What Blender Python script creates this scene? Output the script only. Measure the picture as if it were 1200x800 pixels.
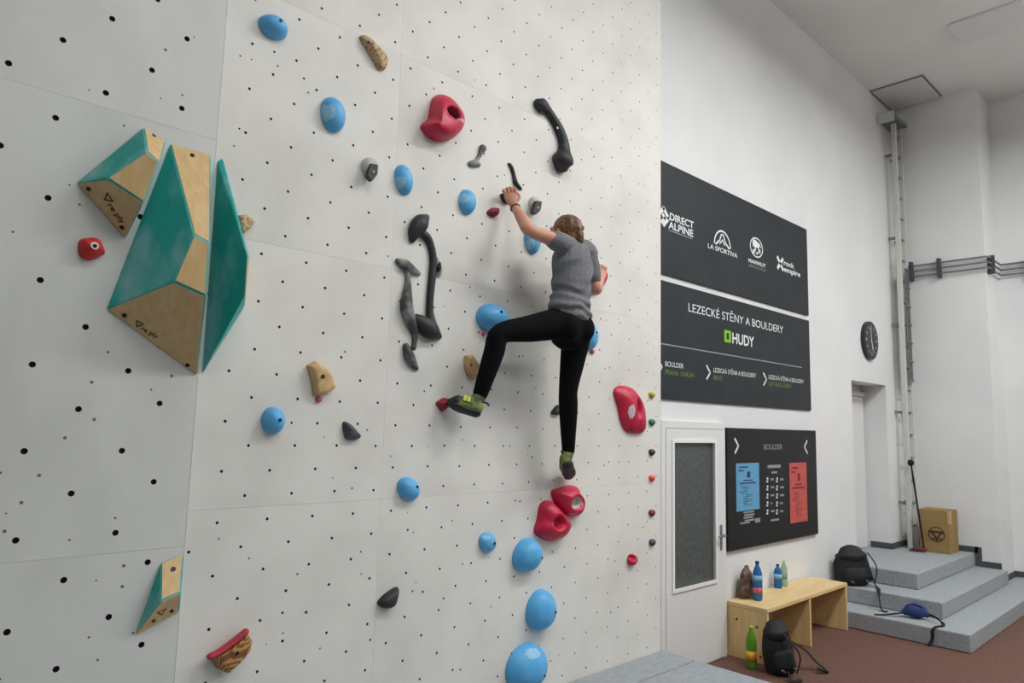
import bpy, bmesh, math, random
from mathutils import Vector, Matrix, noise
from mathutils.geometry import delaunay_2d_cdt

for o in list(bpy.data.objects):
    bpy.data.objects.remove(o, do_unlink=True)
S = bpy.context.scene
COL = S.collection
random.seed(7)

# ------------------------------------------------------------------ camera
FPX = 825.734
YAW, PITCH, ROLL = (math.radians(a) for a in (43.383, 6.875, 1.4605))
CAMZ = 1.98
fw = Vector((math.sin(YAW) * math.cos(PITCH), math.cos(YAW) * math.cos(PITCH), math.sin(PITCH)))
r0 = Vector((math.cos(YAW), -math.sin(YAW), 0))
u0 = r0.cross(fw)
rt = math.cos(ROLL) * r0 + math.sin(ROLL) * u0
up = -math.sin(ROLL) * r0 + math.cos(ROLL) * u0
CAM = Vector((0, 0, CAMZ))
cd = bpy.data.cameras.new('camera')
cam = bpy.data.objects.new('camera', cd)
COL.objects.link(cam)
cd.sensor_width = 36
cd.lens = FPX / 1200 * 36
cd.clip_start = 0.05
m = Matrix((rt, up, -fw)).transposed().to_4x4()
m.translation = CAM
cam.matrix_world = m
S.camera = cam

# ------------------------------------------------------------------ world, lamps, exposure
S.view_settings.view_transform = 'Standard'
S.view_settings.look = 'None'
S.view_settings.gamma = 1
S.view_settings.use_curve_mapping = False
S.view_settings.exposure = 0.0
w = bpy.data.worlds.new('world')
S.world = w
w.use_nodes = True
w.node_tree.nodes['Background'].inputs[0].default_value = (0.9, 0.95, 1, 1)
w.node_tree.nodes['Background'].inputs[1].default_value = 0.3

def area(name, loc, sx, sy, power, col=(0.975, 0.99, 1.0)):
    l = bpy.data.lights.new(name, 'AREA')
    l.shape = 'RECTANGLE'
    l.size, l.size_y, l.energy, l.color = sx, sy, power, col
    o = bpy.data.objects.new(name, l)
    COL.objects.link(o)
    o.location = loc
    return o
# rows of long ceiling luminaires over the hall
def luminaire(x, y, power):
    area('ceiling_lamp', (x, y, 6.2), 2.2, 0.5, power)
    area('added_ceiling_fill', (x, y, 6.26), 2.2, 0.5, power * 0.42).rotation_euler = (math.pi, 0, 0)  # upward fill light, added to brighten the ceiling
for x, y, pw in ((1.2, 0.2, 52), (4.9, 0.2, 118), (8.6, -0.6, 142), (1.2, -3.2, 40), (4.9, -3.2, 60), (8.6, -3.8, 60)):
    luminaire(x, y, pw * 1.04)

# ------------------------------------------------------------------ projections: pixel of the 1200x800 frame -> point in the room
YC = 3.237            # face of the climbing wall
YB = 3.437            # hall wall behind it
XR = 10.9             # end wall
ZC = 6.78             # ceiling
Z1, Z2, Z3 = 0.17, 0.335, 0.505   # stair treads
ZM = 0.33             # landing mat

def ray(x, y):
    return rt * ((x - 600) / FPX) - up * ((y - 400) / FPX) + fw
def onY(x, y, Y):
    d = ray(x, y); return CAM + d * (Y / d.y)
def onX(x, y, X):
    d = ray(x, y); return CAM + d * (X / d.x)
def onZ(x, y, Z):
    d = ray(x, y); return CAM + d * ((Z - CAMZ) / d.z)
def P(x, y, out=0.0):
    return onY(x, y, YC - out)
def B(x, y, out=0.0):
    return onY(x, y, YB - out)
def depth(p):
    return (p - CAM).dot(fw)
def proj(p):
    q = p - CAM; z = q.dot(fw)
    return 600 + FPX * q.dot(rt) / z, 400 - FPX * q.dot(up) / z
def zpt(ox, oy, s):
    return lambda pts: [(ox + a / s, oy + b / s) for a, b in pts]

# ------------------------------------------------------------------ materials
def lin(c):
    return tuple(((v / 255) / 12.92 if v / 255 <= 0.04045 else ((v / 255 + 0.055) / 1.055) ** 2.4) for v in c)
MATS = {}
def mat(name, col, rough=0.6, col2=None, scale=8, detail=4, lo=0.35, hi=0.7, bump=0.0, bscale=60, metal=0.0,
        stretch=None, trans=0.0, ior=1.45, spec=0.5, wave=None, coat=0.0):
    if name in MATS:
        return MATS[name]
    m = bpy.data.materials.new(name)
    m.use_nodes = True
    nt = m.node_tree
    b = nt.nodes['Principled BSDF']
    b.inputs['Base Color'].default_value = (*lin(col), 1)
    b.inputs['Roughness'].default_value = rough
    b.inputs['Metallic'].default_value = metal
    b.inputs['IOR'].default_value = ior
    b.inputs['Specular IOR Level'].default_value = spec
    b.inputs['Transmission Weight'].default_value = trans
    b.inputs['Coat Weight'].default_value = coat
    tc = nt.nodes.new('ShaderNodeTexCoord')
    vec = tc.outputs['Object']
    if stretch:
        mp = nt.nodes.new('ShaderNodeMapping')
        mp.inputs['Scale'].default_value = stretch
        nt.links.new(vec, mp.inputs['Vector'])
        vec = mp.outputs['Vector']
    if col2:
        if wave:
            n = nt.nodes.new('ShaderNodeTexWave')
            n.wave_type = wave
            n.inputs['Distortion'].default_value = 3.5
            n.inputs['Detail'].default_value = 3
        else:
            n = nt.nodes.new('ShaderNodeTexNoise')
            n.inputs['Detail'].default_value = detail
        n.inputs['Scale'].default_value = scale
        nt.links.new(vec, n.inputs['Vector'])
        r = nt.nodes.new('ShaderNodeValToRGB')
        r.color_ramp.elements[0].position = lo
        r.color_ramp.elements[1].position = hi
        r.color_ramp.elements[0].color = (*lin(col), 1)
        r.color_ramp.elements[1].color = (*lin(col2), 1)
        nt.links.new(n.outputs[0] if wave else n.outputs['Fac'], r.inputs['Fac'])
        nt.links.new(r.outputs['Color'], b.inputs['Base Color'])
    if bump:
        n2 = nt.nodes.new('ShaderNodeTexNoise')
        n2.inputs['Scale'].default_value = bscale
        n2.inputs['Detail'].default_value = 4
        nt.links.new(vec, n2.inputs['Vector'])
        bp = nt.nodes.new('ShaderNodeBump')
        bp.inputs['Strength'].default_value = bump
        bp.inputs['Distance'].default_value = 0.01
        nt.links.new(n2.outputs['Fac'], bp.inputs['Height'])
        nt.links.new(bp.outputs['Normal'], b.inputs['Normal'])
    MATS[name] = m
    return m

plaster = mat('white_plaster', (232, 232, 231), 0.85, (224, 225, 225), 1.2, bump=0.05, bscale=40)
ceil_m = mat('ceiling_paint', (236, 236, 232), 0.9, (229, 229, 224), 0.8)
panel_m = mat('warm_white_panel', (228, 225, 218), 0.55, (212, 208, 201), 2.2, detail=8, lo=0.42, hi=0.78, bump=0.06, bscale=220)
panel_g = mat('grey_white_panel', (212, 213, 208), 0.42, (196, 197, 192), 1.8, detail=7, lo=0.45, hi=0.8, bump=0.04, bscale=220, stretch=(1.5, 1, 0.7))
hole_m = mat('dark_bolt_hole', (52, 50, 47), 0.7)
hole_k = mat('black_bolt_hole', (20, 20, 20), 0.7)
scuff_m = mat('screw_hole_grey', (120, 117, 112), 0.8)
carpet = mat('brown_carpet', (114, 82, 71), 0.95, (96, 68, 58), 40, bump=0.4, bscale=300)
grey_carpet = mat('grey_step_carpet', (172, 177, 180), 0.95, (140, 146, 150), 60, bump=0.5, bscale=250)
base_m = mat('dark_grey_baseboard', (82, 86, 89), 0.9, (66, 70, 72), 60)
mat_m = mat('grey_mat_cover', (158, 164, 169), 0.85, (144, 150, 155), 14, detail=6, bump=0.2, bscale=250, stretch=(1, 4, 1))
strip_m = mat('dark_mat_seam', (95, 100, 106), 0.9)
black_edge = mat('black_edge_trim', (24, 22, 22), 0.7)
door_m = mat('white_door_paint', (226, 226, 224), 0.4)
blue_m = mat('blue_hold', (88, 172, 226), 0.42, (112, 186, 232), 9, detail=5, lo=0.45, hi=0.8, bump=0.1, bscale=180)
blue_w = mat('worn_pale_blue', (158, 204, 230), 0.6, (138, 192, 224), 30)
red_m = mat('crimson_hold', (196, 30, 66), 0.4, (206, 56, 88), 10, detail=5, lo=0.5, hi=0.85, bump=0.1, bscale=180)
red2_m = mat('bright_red_hold', (214, 52, 44), 0.5, (200, 44, 38), 12, bump=0.1, bscale=180)
chalk_m = mat('chalk', (206, 198, 196), 0.9, (176, 160, 160), 30, bump=0.2)
black_m = mat('black_hold', (40, 42, 43), 0.5, (62, 64, 65), 14, detail=6, lo=0.45, hi=0.8, bump=0.25, bscale=150)
grey_hold = mat('chalky_dark_hold', (70, 72, 73), 0.6, (170, 170, 168), 11, detail=5, lo=0.42, hi=0.72, bump=0.2, bscale=150)
white_hold = mat('white_hold', (204, 202, 196), 0.55, (186, 184, 178), 20, bump=0.1)
tan_m = mat('tan_hold', (212, 178, 126), 0.6, (184, 146, 96), 16, detail=5, bump=0.15, bscale=120)
speck_m = mat('speckled_tan_hold', (206, 178, 140), 0.6, (160, 122, 84), 70, detail=3, lo=0.45, hi=0.6)
wood_l = mat('pale_birch_ply', (220, 188, 138), 0.45, (206, 170, 116), 5, detail=5, stretch=(6, 6, 0.7))
wood_d = mat('wood_rings', (190, 142, 86), 0.5, (120, 78, 40), 34, wave='RINGS', lo=0.25, hi=0.9)
pine = mat('pine_board', (230, 202, 148), 0.45, (218, 186, 130), 4, detail=5, stretch=(0.7, 7, 7), bump=0.02)
pine_v = mat('pine_panel', (228, 198, 142), 0.45, (214, 180, 122), 4, detail=5, stretch=(7, 7, 0.7), bump=0.02)
teal_m = mat('teal_textured_resin', (42, 166, 156), 0.6, (160, 206, 208), 6, detail=8, lo=0.48, hi=0.82, bump=0.35, bscale=160, stretch=(1, 1, 0.5))
teal_e = mat('pale_teal_edge', (130, 196, 190), 0.6)
steel = mat('bolt_steel', (150, 150, 148), 0.35, metal=0.9)
dark_steel = mat('dark_bolt', (30, 30, 30), 0.4, metal=0.3)
banner_m = mat('charcoal_banner', (40, 45, 48), 0.55, (46, 51, 54), 3, spec=0.3)
board_m = mat('black_board', (26, 29, 29), 0.5, spec=0.3)
white_print = mat('white_print', (232, 234, 235), 0.6)
grey_print = mat('grey_print', (150, 154, 157), 0.6)
green_print = mat('green_print', (128, 196, 40), 0.6)
dgreen_print = mat('dull_green_print', (104, 140, 60), 0.6)
navy_print = mat('dark_print', (40, 62, 82), 0.7)
maroon_print = mat('maroon_print', (120, 40, 40), 0.7)
poster_b = mat('blue_paper', (104, 168, 206), 0.6, (92, 154, 196), 20)
poster_r = mat('red_paper', (204, 92, 84), 0.6, (190, 80, 74), 20)
glass_f = mat('frosted_glass', (70, 76, 74), 0.22, (98, 104, 100), 26, detail=6, lo=0.35, hi=0.75, bump=0.5, bscale=60, stretch=(3, 1, 0.8), spec=0.5)
galv = mat('galvanised_metal', (138, 142, 142), 0.45, (120, 124, 124), 10, metal=0.4)
cream_metal = mat('cream_painted_steel', (206, 206, 198), 0.5)
cardboard = mat('cardboard', (158, 130, 80), 0.85, (148, 120, 72), 3, stretch=(1, 1, 6))
box_ink = mat('box_ink', (74, 54, 36), 0.8)
tape_m = mat('packing_tape', (186, 158, 116), 0.3)
skin = mat('skin', (214, 158, 132), 0.5, (204, 142, 116), 14)
shirt_m = mat('heather_grey_cloth', (128, 129, 132), 0.95, (100, 101, 104), 120, detail=6, bump=0.25, bscale=220)
legging_m = mat('black_stretch_fabric', (11, 11, 14), 0.9, (16, 16, 19), 30, bump=0.05, spec=0.15)
hair_m = mat('brown_hair', (84, 60, 38), 0.5, (176, 132, 80), 22, detail=5, lo=0.4, hi=0.8, stretch=(1, 1, 0.25), bump=0.4, bscale=60)
shoe_g = mat('green_shoe', (112, 128, 60), 0.7, (58, 70, 42), 20, lo=.42, hi=.58)
shoe_y = mat('yellow_green_strap', (190, 196, 84), 0.7)
shoe_k = mat('black_rubber', (32, 34, 36), 0.6, (46, 48, 50), 20)
band_m = mat('wristband', (110, 92, 66), 0.7)
pack_m = mat('black_nylon', (24, 25, 28), 0.7, (34, 35, 38), 20, bump=0.4, bscale=26)
strap_m = mat('black_webbing', (20, 20, 22), 0.8)
bluebag = mat('navy_fabric', (52, 72, 128), 0.8, (40, 54, 98), 14, bump=0.4, bscale=20)
pet_blue = mat('blue_bottle_plastic', (60, 128, 196), 0.12, trans=0.55, ior=1.3)
pet_green = mat('green_bottle_plastic', (120, 186, 60), 0.12, trans=0.5, ior=1.3)
pet_clear = mat('pale_green_bottle_plastic', (190, 216, 196), 0.12, trans=0.6, ior=1.3)
cap_blue = mat('dark_blue_cap', (30, 50, 110), 0.4)
cap_green = mat('lime_cap', (170, 205, 80), 0.4)
lab_blue = mat('light_blue_label', (150, 200, 232), 0.5, (110, 168, 220), 30)
lab_red = mat('red_label', (196, 72, 84), 0.5, (220, 140, 150), 30)
lab_yel = mat('yellow_label', (226, 190, 50), 0.5, (220, 130, 40), 14)
bag_m = mat('brown_plastic_bag', (78, 58, 50), 0.35, (130, 104, 88), 14, detail=6, lo=0.4, hi=0.8, bump=0.9, bscale=30)
clock_k = mat('black_clock', (34, 36, 37), 0.4)
clock_f = mat('dark_clock_face', (52, 56, 57), 0.5)
rope_m = mat('maroon_cord', (120, 44, 56), 0.8)
pink_m = mat('pink_hold', (214, 84, 130), 0.5)

# ------------------------------------------------------------------ mesh helpers
def mk(name, V, F, mats, parent=None, origin=None, smooth=False, mi=None):
    """one mesh object; V in room coordinates, origin = pivot"""
    V = [Vector(v) for v in V]
    if origin is None:
        origin = sum(V, Vector()) / len(V)
    me = bpy.data.meshes.new(name)
    me.from_pydata([tuple(v - origin) for v in V], [], F)
    if not isinstance(mats, (list, tuple)):
        mats = [mats]
    for mm in mats:
        me.materials.append(mm)
    if mi:
        me.polygons.foreach_set('material_index', mi)
    if smooth:
        me.polygons.foreach_set('use_smooth', [True] * len(me.polygons))
    bm = bmesh.new(); bm.from_mesh(me)
    bmesh.ops.recalc_face_normals(bm, faces=bm.faces)
    bm.to_mesh(me); bm.free()
    o = bpy.data.objects.new(name, me)
    COL.objects.link(o)
    setpar(o, parent, origin)
    return o
def worldpos(o):
    p = Vector(o.location)
    while o.parent:
        o = o.parent
        p += Vector(o.location)
    return p
def setpar(o, parent, origin):
    if parent:
        o.parent = parent
        o.location = Vector(origin) - worldpos(parent)
    else:
        o.location = origin
def empty(name, loc):
    o = bpy.data.objects.new(name, None)
    o.empty_display_size = 0.1
    COL.objects.link(o)
    o.location = loc
    return o
def tag(o, label, cat, group=None):
    o['label'] = label; o['category'] = cat
    if group: o['group'] = group
    return o
def struct(o):
    o['kind'] = 'structure'
    return o
BOXF = [(0, 3, 2, 1), (4, 5, 6, 7), (0, 1, 5, 4), (1, 2, 6, 5), (2, 3, 7, 6), (3, 0, 4, 7)]
def boxv(x0, x1, y0, y1, z0, z1):
    return [(x0, y0, z0), (x1, y0, z0), (x1, y1, z0), (x0, y1, z0), (x0, y0, z1), (x1, y0, z1), (x1, y1, z1), (x0, y1, z1)]
def box(name, x0, x1, y0, y1, z0, z1, mt, parent=None, bevel=0.0, seg=2):
    V = [Vector(v) for v in boxv(x0, x1, y0, y1, z0, z1)]
    o = mk(name, V, BOXF, mt, parent)
    if bevel:
        bv(o, bevel, seg)
    return o
def bv(o, wd, seg=2, smooth=False):
    bm = bmesh.new(); bm.from_mesh(o.data)
    bmesh.ops.bevel(bm, geom=bm.edges[:], offset=wd, segments=seg, affect='EDGES', profile=0.5)
    if smooth:
        for f in bm.faces: f.smooth = True
    bm.to_mesh(o.data); bm.free()
    return o
def prism(name, poly, y0, y1, mt, parent=None):
    """polygon in XZ extruded along Y"""
    n = len(poly)
    V = [(a, y0, b) for a, b in poly] + [(a, y1, b) for a, b in poly]
    F = [tuple(range(n)), tuple(range(2 * n - 1, n - 1, -1))] + [(i, (i + 1) % n, n + (i + 1) % n, n + i) for i in range(n)]
    return mk(name, V, F, mt, parent)
def catmull(pts, sub, closed=False):
    n = len(pts); out = []
    rng = range(n) if closed else range(n - 1)
    for i in rng:
        g = (lambda k: pts[k % n]) if closed else (lambda k: pts[max(0, min(n - 1, k))])
        p0, p1, p2, p3 = g(i - 1), g(i), g(i + 1), g(i + 2)
        for s in range(sub):
            t = s / sub
            out.append(0.5 * ((2 * p1) + (p2 - p0) * t + (2 * p0 - 5 * p1 + 4 * p2 - p3) * t * t + (3 * p1 - p0 - 3 * p2 + p3) * t ** 3))
    if not closed:
        out.append(pts[-1])
    return out
def loft(V, F, pts, rad, n=10, sub=4, ref=None, cap=True):
    """tapered tube through pts; rad per point: r or (r along ref, r across)"""
    pts = [Vector(p) for p in pts]
    rad = [Vector((a, a)) if not isinstance(a, (tuple, list)) else Vector(a) for a in rad]
    if sub > 1 and len(pts) > 1:
        R = catmull(rad, sub); pts = catmull(pts, sub)
    else:
        R = rad
    N = len(pts)
    T = [(pts[min(i + 1, N - 1)] - pts[max(i - 1, 0)]).normalized() for i in range(N)]
    ref = Vector(ref) if ref else (Vector((0, 0, 1)) if abs(T[0].z) < 0.8 else Vector((1, 0, 0)))
    rings = []
    A = None
    for i in range(N):
        a = ref if (A is None or ref_fixed(ref, T[i])) else A
        a = (a - T[i] * a.dot(T[i])).normalized()
        A = a
        rings.append((pts[i], a, T[i].cross(a), R[i], T[i]))
    full = []
    if cap:
        p, a, b, r, t = rings[0]
        for k in (0.35, 0.75):
            full.append((p - t * min(r) * math.sqrt(1 - k * k), a, b, r * k))
    full += [(p, a, b, r) for p, a, b, r, t in rings]
    if cap:
        p, a, b, r, t = rings[-1]
        for k in (0.75, 0.35):
            full.append((p + t * min(r) * math.sqrt(1 - k * k), a, b, r * k))
    base = len(V)
    for p, a, b, r in full:
        for j in range(n):
            an = 2 * math.pi * j / n
            V.append(p + a * (r.x * math.cos(an)) + b * (r.y * math.sin(an)))
    M = len(full)
    for i in range(M - 1):
        for j in range(n):
            F.append((base + i * n + j, base + i * n + (j + 1) % n, base + (i + 1) * n + (j + 1) % n, base + (i + 1) * n + j))
    F.append(tuple(base + j for j in reversed(range(n))))
    F.append(tuple(base + (M - 1) * n + j for j in range(n)))
def ref_fixed(ref, t):
    return abs(ref.dot(t)) < 0.85
def ellip(V, F, c, ax, n=14, mrings=9, rot=None):
    c = Vector(c); base = len(V)
    rot = rot or Matrix.Identity(3)
    V.append(c + rot @ Vector((0, 0, -ax[2])))
    for i in range(1, mrings):
        ph = -math.pi / 2 + math.pi * i / mrings
        for j in range(n):
            th = 2 * math.pi * j / n
            V.append(c + rot @ Vector((ax[0] * math.cos(ph) * math.cos(th), ax[1] * math.cos(ph) * math.sin(th), ax[2] * math.sin(ph))))
    V.append(c + rot @ Vector((0, 0, ax[2])))
    top = len(V) - 1
    for j in range(n):
        F.append((base, base + 1 + (j + 1) % n, base + 1 + j))
        F.append((top, top - n + j, top - n + (j + 1) % n))
    for i in range(mrings - 2):
        for j in range(n):
            a = base + 1 + i * n
            F.append((a + j, a + (j + 1) % n, a + n + (j + 1) % n, a + n + j))
def tube(name, pts, rad, mt, parent=None, n=8, sub=3, origin=None):
    V, F = [], []
    if not isinstance(rad, (list, tuple)): rad = [rad] * len(pts)
    loft(V, F, pts, rad, n, sub)
    return mk(name, V, F, mt, parent, origin, smooth=True)
def lathe(name, c, prof, mt, parent=None, n=16, origin=None):
    """prof = [(r, z)] about vertical axis at c"""
    V, F = [], []
    for r, z in prof:
        for j in range(n):
            a = 2 * math.pi * j / n
            V.append((c[0] + r * math.cos(a), c[1] + r * math.sin(a), c[2] + z))
    for i in range(len(prof) - 1):
        for j in range(n):
            F.append((i * n + j, i * n + (j + 1) % n, (i + 1) * n + (j + 1) % n, (i + 1) * n + j))
    F.append(tuple(range(n - 1, -1, -1)))
    F.append(tuple(range((len(prof) - 1) * n, len(prof) * n)))
    return mk(name, V, F, mt, parent, origin, smooth=True)
def disc(name, c, r, th, mt, parent=None, n=12, axis='Y', rz=None):
    """short cylinder facing -Y (or +/-X)"""
    V = []
    rz = rz or r
    for k in (0, 1):
        for j in range(n):
            a = 2 * math.pi * j / n
            if axis == 'Y':
                V.append((c[0] + r * math.cos(a), c[1] - th * k, c[2] + rz * math.sin(a)))
            else:
                V.append((c[0] - th * k, c[1] + r * math.cos(a), c[2] + rz * math.sin(a)))
    F = [tuple(range(n)), tuple(range(2 * n - 1, n - 1, -1))] + [(j, (j + 1) % n, n + (j + 1) % n, n + j) for j in range(n)]
    return mk(name, V, F, mt, parent)

# ------------------------------------------------------------------ the hall shell
X0R, Y0R = -4.5, -7.5
fl = struct(box('floor', X0R - 0.2, 12, Y0R - 0.2, YB + 0.8, -0.2, 0, carpet))
ceiling = struct(box('ceiling', X0R - 0.2, 12, Y0R - 0.2, YB + 0.8, ZC, ZC + 0.2, ceil_m))
# hall wall behind the climbing wall, with the deep recess of the upper door
RX0, RX1, RZ1, RD = 9.05, 10.22, 2.66, 0.32
wb = box('wall_back', X0R - 0.2, RX0, YB, YB + 0.8, 0, ZC, plaster)
struct(wb)
bm = bmesh.new(); bm.from_mesh(wb.data)
def addb(bm, org, *a):
    vs = [bm.verts.new(Vector(v) - org) for v in boxv(*a)]
    for f in BOXF: bm.faces.new([vs[i] for i in f])
org = Vector(wb.location)
addb(bm, org, RX1, 12, YB, YB + 0.8, 0, ZC)
addb(bm, org, RX0, RX1, YB, YB + 0.8, RZ1, ZC)
addb(bm, org, RX0, RX1, YB + RD, YB + 0.8, 0, RZ1)
bmesh.ops.recalc_face_normals(bm, faces=bm.faces)
bm.to_mesh(wb.data); bm.free()
# end wall: projecting pier beside the corner, then set back
PY = 2.37
wr = struct(box('wall_right', 11.56, 12, Y0R, YB + 0.0, 0, ZC, plaster))
bm = bmesh.new(); bm.from_mesh(wr.data)
addb(bm, Vector(wr.location), XR, 11.56, PY, YB, 0, ZC)
bm.to_mesh(wr.data); bm.free()
grey_wall = mat('grey_hall_paint', (150, 152, 152), 0.85)
struct(box('wall_left', X0R - 0.2, X0R, Y0R, YB, 0, ZC, grey_wall))
struct(box('wall_front', X0R - 0.2, 12, Y0R - 0.2, Y0R, 0, ZC, grey_wall))

# upper door inside the recess
d2 = struct(empty('door_2', (9.6, YB + RD, Z3)))
yd = YB + RD
box('door_leaf', RX0 + 0.06, RX1 - 0.05, yd - 0.04, yd - 0.001, Z3 + 0.002, RZ1 - 0.16, door_m, d2, 0.004)
box('door_frame', RX0 + 0.001, RX1 - 0.001, yd - 0.06, yd - 0.001, RZ1 - 0.155, RZ1 - 0.09, door_m, d2, 0.004)

# ------------------------------------------------------------------ climbing wall: panels with real bolt holes
XS, XE = 1.145, 4.690
def panel(name, x0, x1, z0, z1, holes, mt, parent, gap=0.0004):
    x0 += gap; x1 -= gap; z0 += gap; z1 -= gap
    VV = [Vector((x0, z0)), Vector((x1, z0)), Vector((x1, z1)), Vector((x0, z1))]
    E = [(0, 1), (1, 2), (2, 3), (3, 0)]
    hs = []
    for hx, hz, r, k in holes:
        if x0 + 2 * r < hx < x1 - 2 * r and z0 + 2 * r < hz < z1 - 2 * r:
            hs.append((hx, hz, r, k))
    N = 8
    for hx, hz, r, k in hs:
        b = len(VV)
        for j in range(N):
            a = 2 * math.pi * (j + .5) / N
            VV.append(Vector((hx + r * math.cos(a), hz + r * math.sin(a))))
            E.append((b + j, b + (j + 1) % N))
    vs, es, fs, *_ = delaunay_2d_cdt(VV, E, [], 1, 1e-6)
    V = [(v.x, YC, v.y) for v in vs]
    cells = {}
    for h in hs:
        cells.setdefault((int(h[0] / 0.1), int(h[1] / 0.1)), []).append(h)
    F, mi = [], []
    for f in fs:
        c = sum((vs[i] for i in f), Vector((0, 0))) / len(f)
        inside = False
        for dx in (-1, 0, 1):
            for dz in (-1, 0, 1):
                for hx, hz, r, k in cells.get((int(c.x / 0.1) + dx, int(c.y / 0.1) + dz), ()):
                    if (c.x - hx) ** 2 + (c.y - hz) ** 2 < (r * 0.9) ** 2: inside = True
        if not inside:
            F.append(tuple(f)); mi.append(0)
    for hx, hz, r, k in hs:          # threaded barrel and its bottom
        b = len(V); dp = 0.012 if k == 1 else 0.0025
        for yy in (YC, YC + dp):
            for j in range(N):
                a = 2 * math.pi * (j + .5) / N
                V.append((hx + r * math.cos(a), yy, hz + r * math.sin(a)))
        for j in range(N):
            F.append((b + j, b + (j + 1) % N, b + N + (j + 1) % N, b + N + j)); mi.append(k)
        F.append(tuple(b + N + j for j in range(N))); mi.append(k)
    b = len(V)                        # edges of the board
    for yy in (YC, YC + 0.018):
        V += [(x0, yy, z0), (x1, yy, z0), (x1, yy, z1), (x0, yy, z1)]
    for j in range(4):
        F.append((b + j, b + (j + 1) % 4, b + 4 + (j + 1) % 4, b + 4 + j)); mi.append(0)
    return mk(name, V, F, [mt, hole_k if mt is panel_g else hole_m, scuff_m], parent, Vector(((x0 + x1) / 2, YC, (z0 + z1) / 2)), mi=mi)

rows_main = [ZM - 0.33, 1.58, 2.828, 4.078, 5.33, 6.58]
cols_main = [XS, 2.13, XE]
rows_left = [0, 1.43, 3.262, 5.09, 6.58]
HM = []
for j in range(-8, 22):
    for i in range(0, 16):
        for ox, oz in ((0, 0), (0.1156, 0.11375)):
            HM.append((1.159 + 0.2312 * i + ox + random.uniform(-.003, .003), 1.859 + 0.2275 * j + oz + random.uniform(-.003, .003), 0.0072 - 0.00075 * max(0, 0.2312 * i - 0.8), 1))
for k in range(110):   # small old screw holes
    HM.append((random.uniform(1.2, 4.6), random.uniform(0.5, 4.2), random.choice((0.004, 0.005, 0.006)), random.choice((1, 2, 2))))
HL = []
for j in range(-9, 20):
    for i in range(-5, 3):
        for ox, oz in ((0, 0), (0.168, 0.165)):
            z = 1.84 + 0.3303 * j + oz
            x = 1.145 - 0.622 + 0.337 * i + ox - 0.0105 * (z - 2.0)
            if x < 1.145 - 0.2:
                HL.append((x, z, 0.0125, 1))
for j in range(-3, 10):
    z = 1.379 + 0.3305 * j
    HL.append((1.145 - 0.153 - 0.009 * (z - 2.0), z, 0.0125, 1))
for k in range(60):
    HL.append((random.uniform(0.3, 1.1), random.uniform(0.7, 4.2), random.choice((0.004, 0.005, 0.007)), 2))
def thin(H):
    keep = []
    for h in sorted(H, key=lambda h: -h[2]):
        if (h[2] > 0.0066 and h[3] == 1) or h[2] in (0.0125,) or all((h[0] - q[0]) ** 2 + (h[1] - q[1]) ** 2 > 0.03 ** 2 for q in keep):
            keep.append(h)
    return keep
HM, HL = thin(HM), thin(HL)
wm = struct(box('wall_climbing', X0R + 0.01, XE - 0.003, YC + 0.0185, YB - 0.001, 0.0, 6.58, panel_m))
for c in range(2):
    for r in range(5):
        panel('panel', cols_main[c], cols_main[c + 1], rows_main[r], rows_main[r + 1], HM, panel_m, wm)
for r in range(4):
    panel('panel', X0R + 0.02, XS, rows_left[r], rows_left[r + 1], HL, panel_g, wm)
# raised pale edge strip along the joint between the two panel fields
box('joint_strip', XS - 0.0025, XS + 0.0025, YC - 0.0015, YC + 0.001, 0.34, 6.58, mat('pale_joint_sealant', (224, 226, 224), 0.5), wm)

# ------------------------------------------------------------------ landing mat
mt0 = tag(empty('landing_mat', (1.5, 0, 0)), 'thick grey landing mat along the foot of the climbing wall', 'mat')
XM = 4.70
box('mat_slab', X0R + 0.05, XM, -3.2, YC - 0.30, 0.002, ZM, mat_m, mt0, 0.02, 3)
box('edge_strip', X0R + 0.05, XM, YC - 0.292, YC - 0.004, 0.002, ZM, mat_m, mt0, 0.012, 3)
box('seam_cover', X0R + 0.06, XM - 0.02, YC - 0.30, YC - 0.292, 0.05, ZM - 0.012, strip_m, mt0)
# black edge trim of the carpet at the hall wall
struct(box('trim_1', XM + 0.02, 5.955, YB - 0.012, YB - 0.001, 0.001, 0.014, black_edge))

# ------------------------------------------------------------------ white door beside the climbing wall
d1 = struct(empty('door_1', (5.4, YB, 0)))
dx1 = 5.95; dx0 = 5.0
yf = YB - 0.001
gl0, gl1, gz0, gz1 = 5.10, 5.755, 0.68, 1.885
def frame(name, x0, x1, z0, z1, ix0, ix1, iz0, iz1, y0, y1, mt, parent):
    V = []
    for y in (y0, y1):
        V += [(x0, y, z0), (x1, y, z0), (x1, y, z1), (x0, y, z1), (ix0, y, iz0), (ix1, y, iz0), (ix1, y, iz1), (ix0, y, iz1)]
    F = []
    for j in range(4):
        k = (j + 1) % 4
        F += [(j, k, 4 + k, 4 + j), (8 + j, 12 + j, 12 + k, 8 + k), (j, 8 + j, 8 + k, k), (4 + j, 4 + k, 12 + k, 12 + j)]
    return mk(name, V, F, mt, parent)
frame('door_leaf', dx0, dx1 - 0.05, 0.01, 2.0, gl0, gl1, gz0, gz1, yf - 0.04, yf - 0.001, door_m, d1)
frame('door_frame', dx0 - 0.06, dx1, 0.002, 2.06, dx0 - 0.001, dx1 - 0.048, 0.003, 2.004, yf - 0.034, yf, door_m, d1)
pane = box('glass_pane', gl0 - 0.004, gl1 + 0.004, yf - 0.022, yf - 0.016, gz0 - 0.004, gz1 + 0.004, glass_f, d1)
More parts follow.
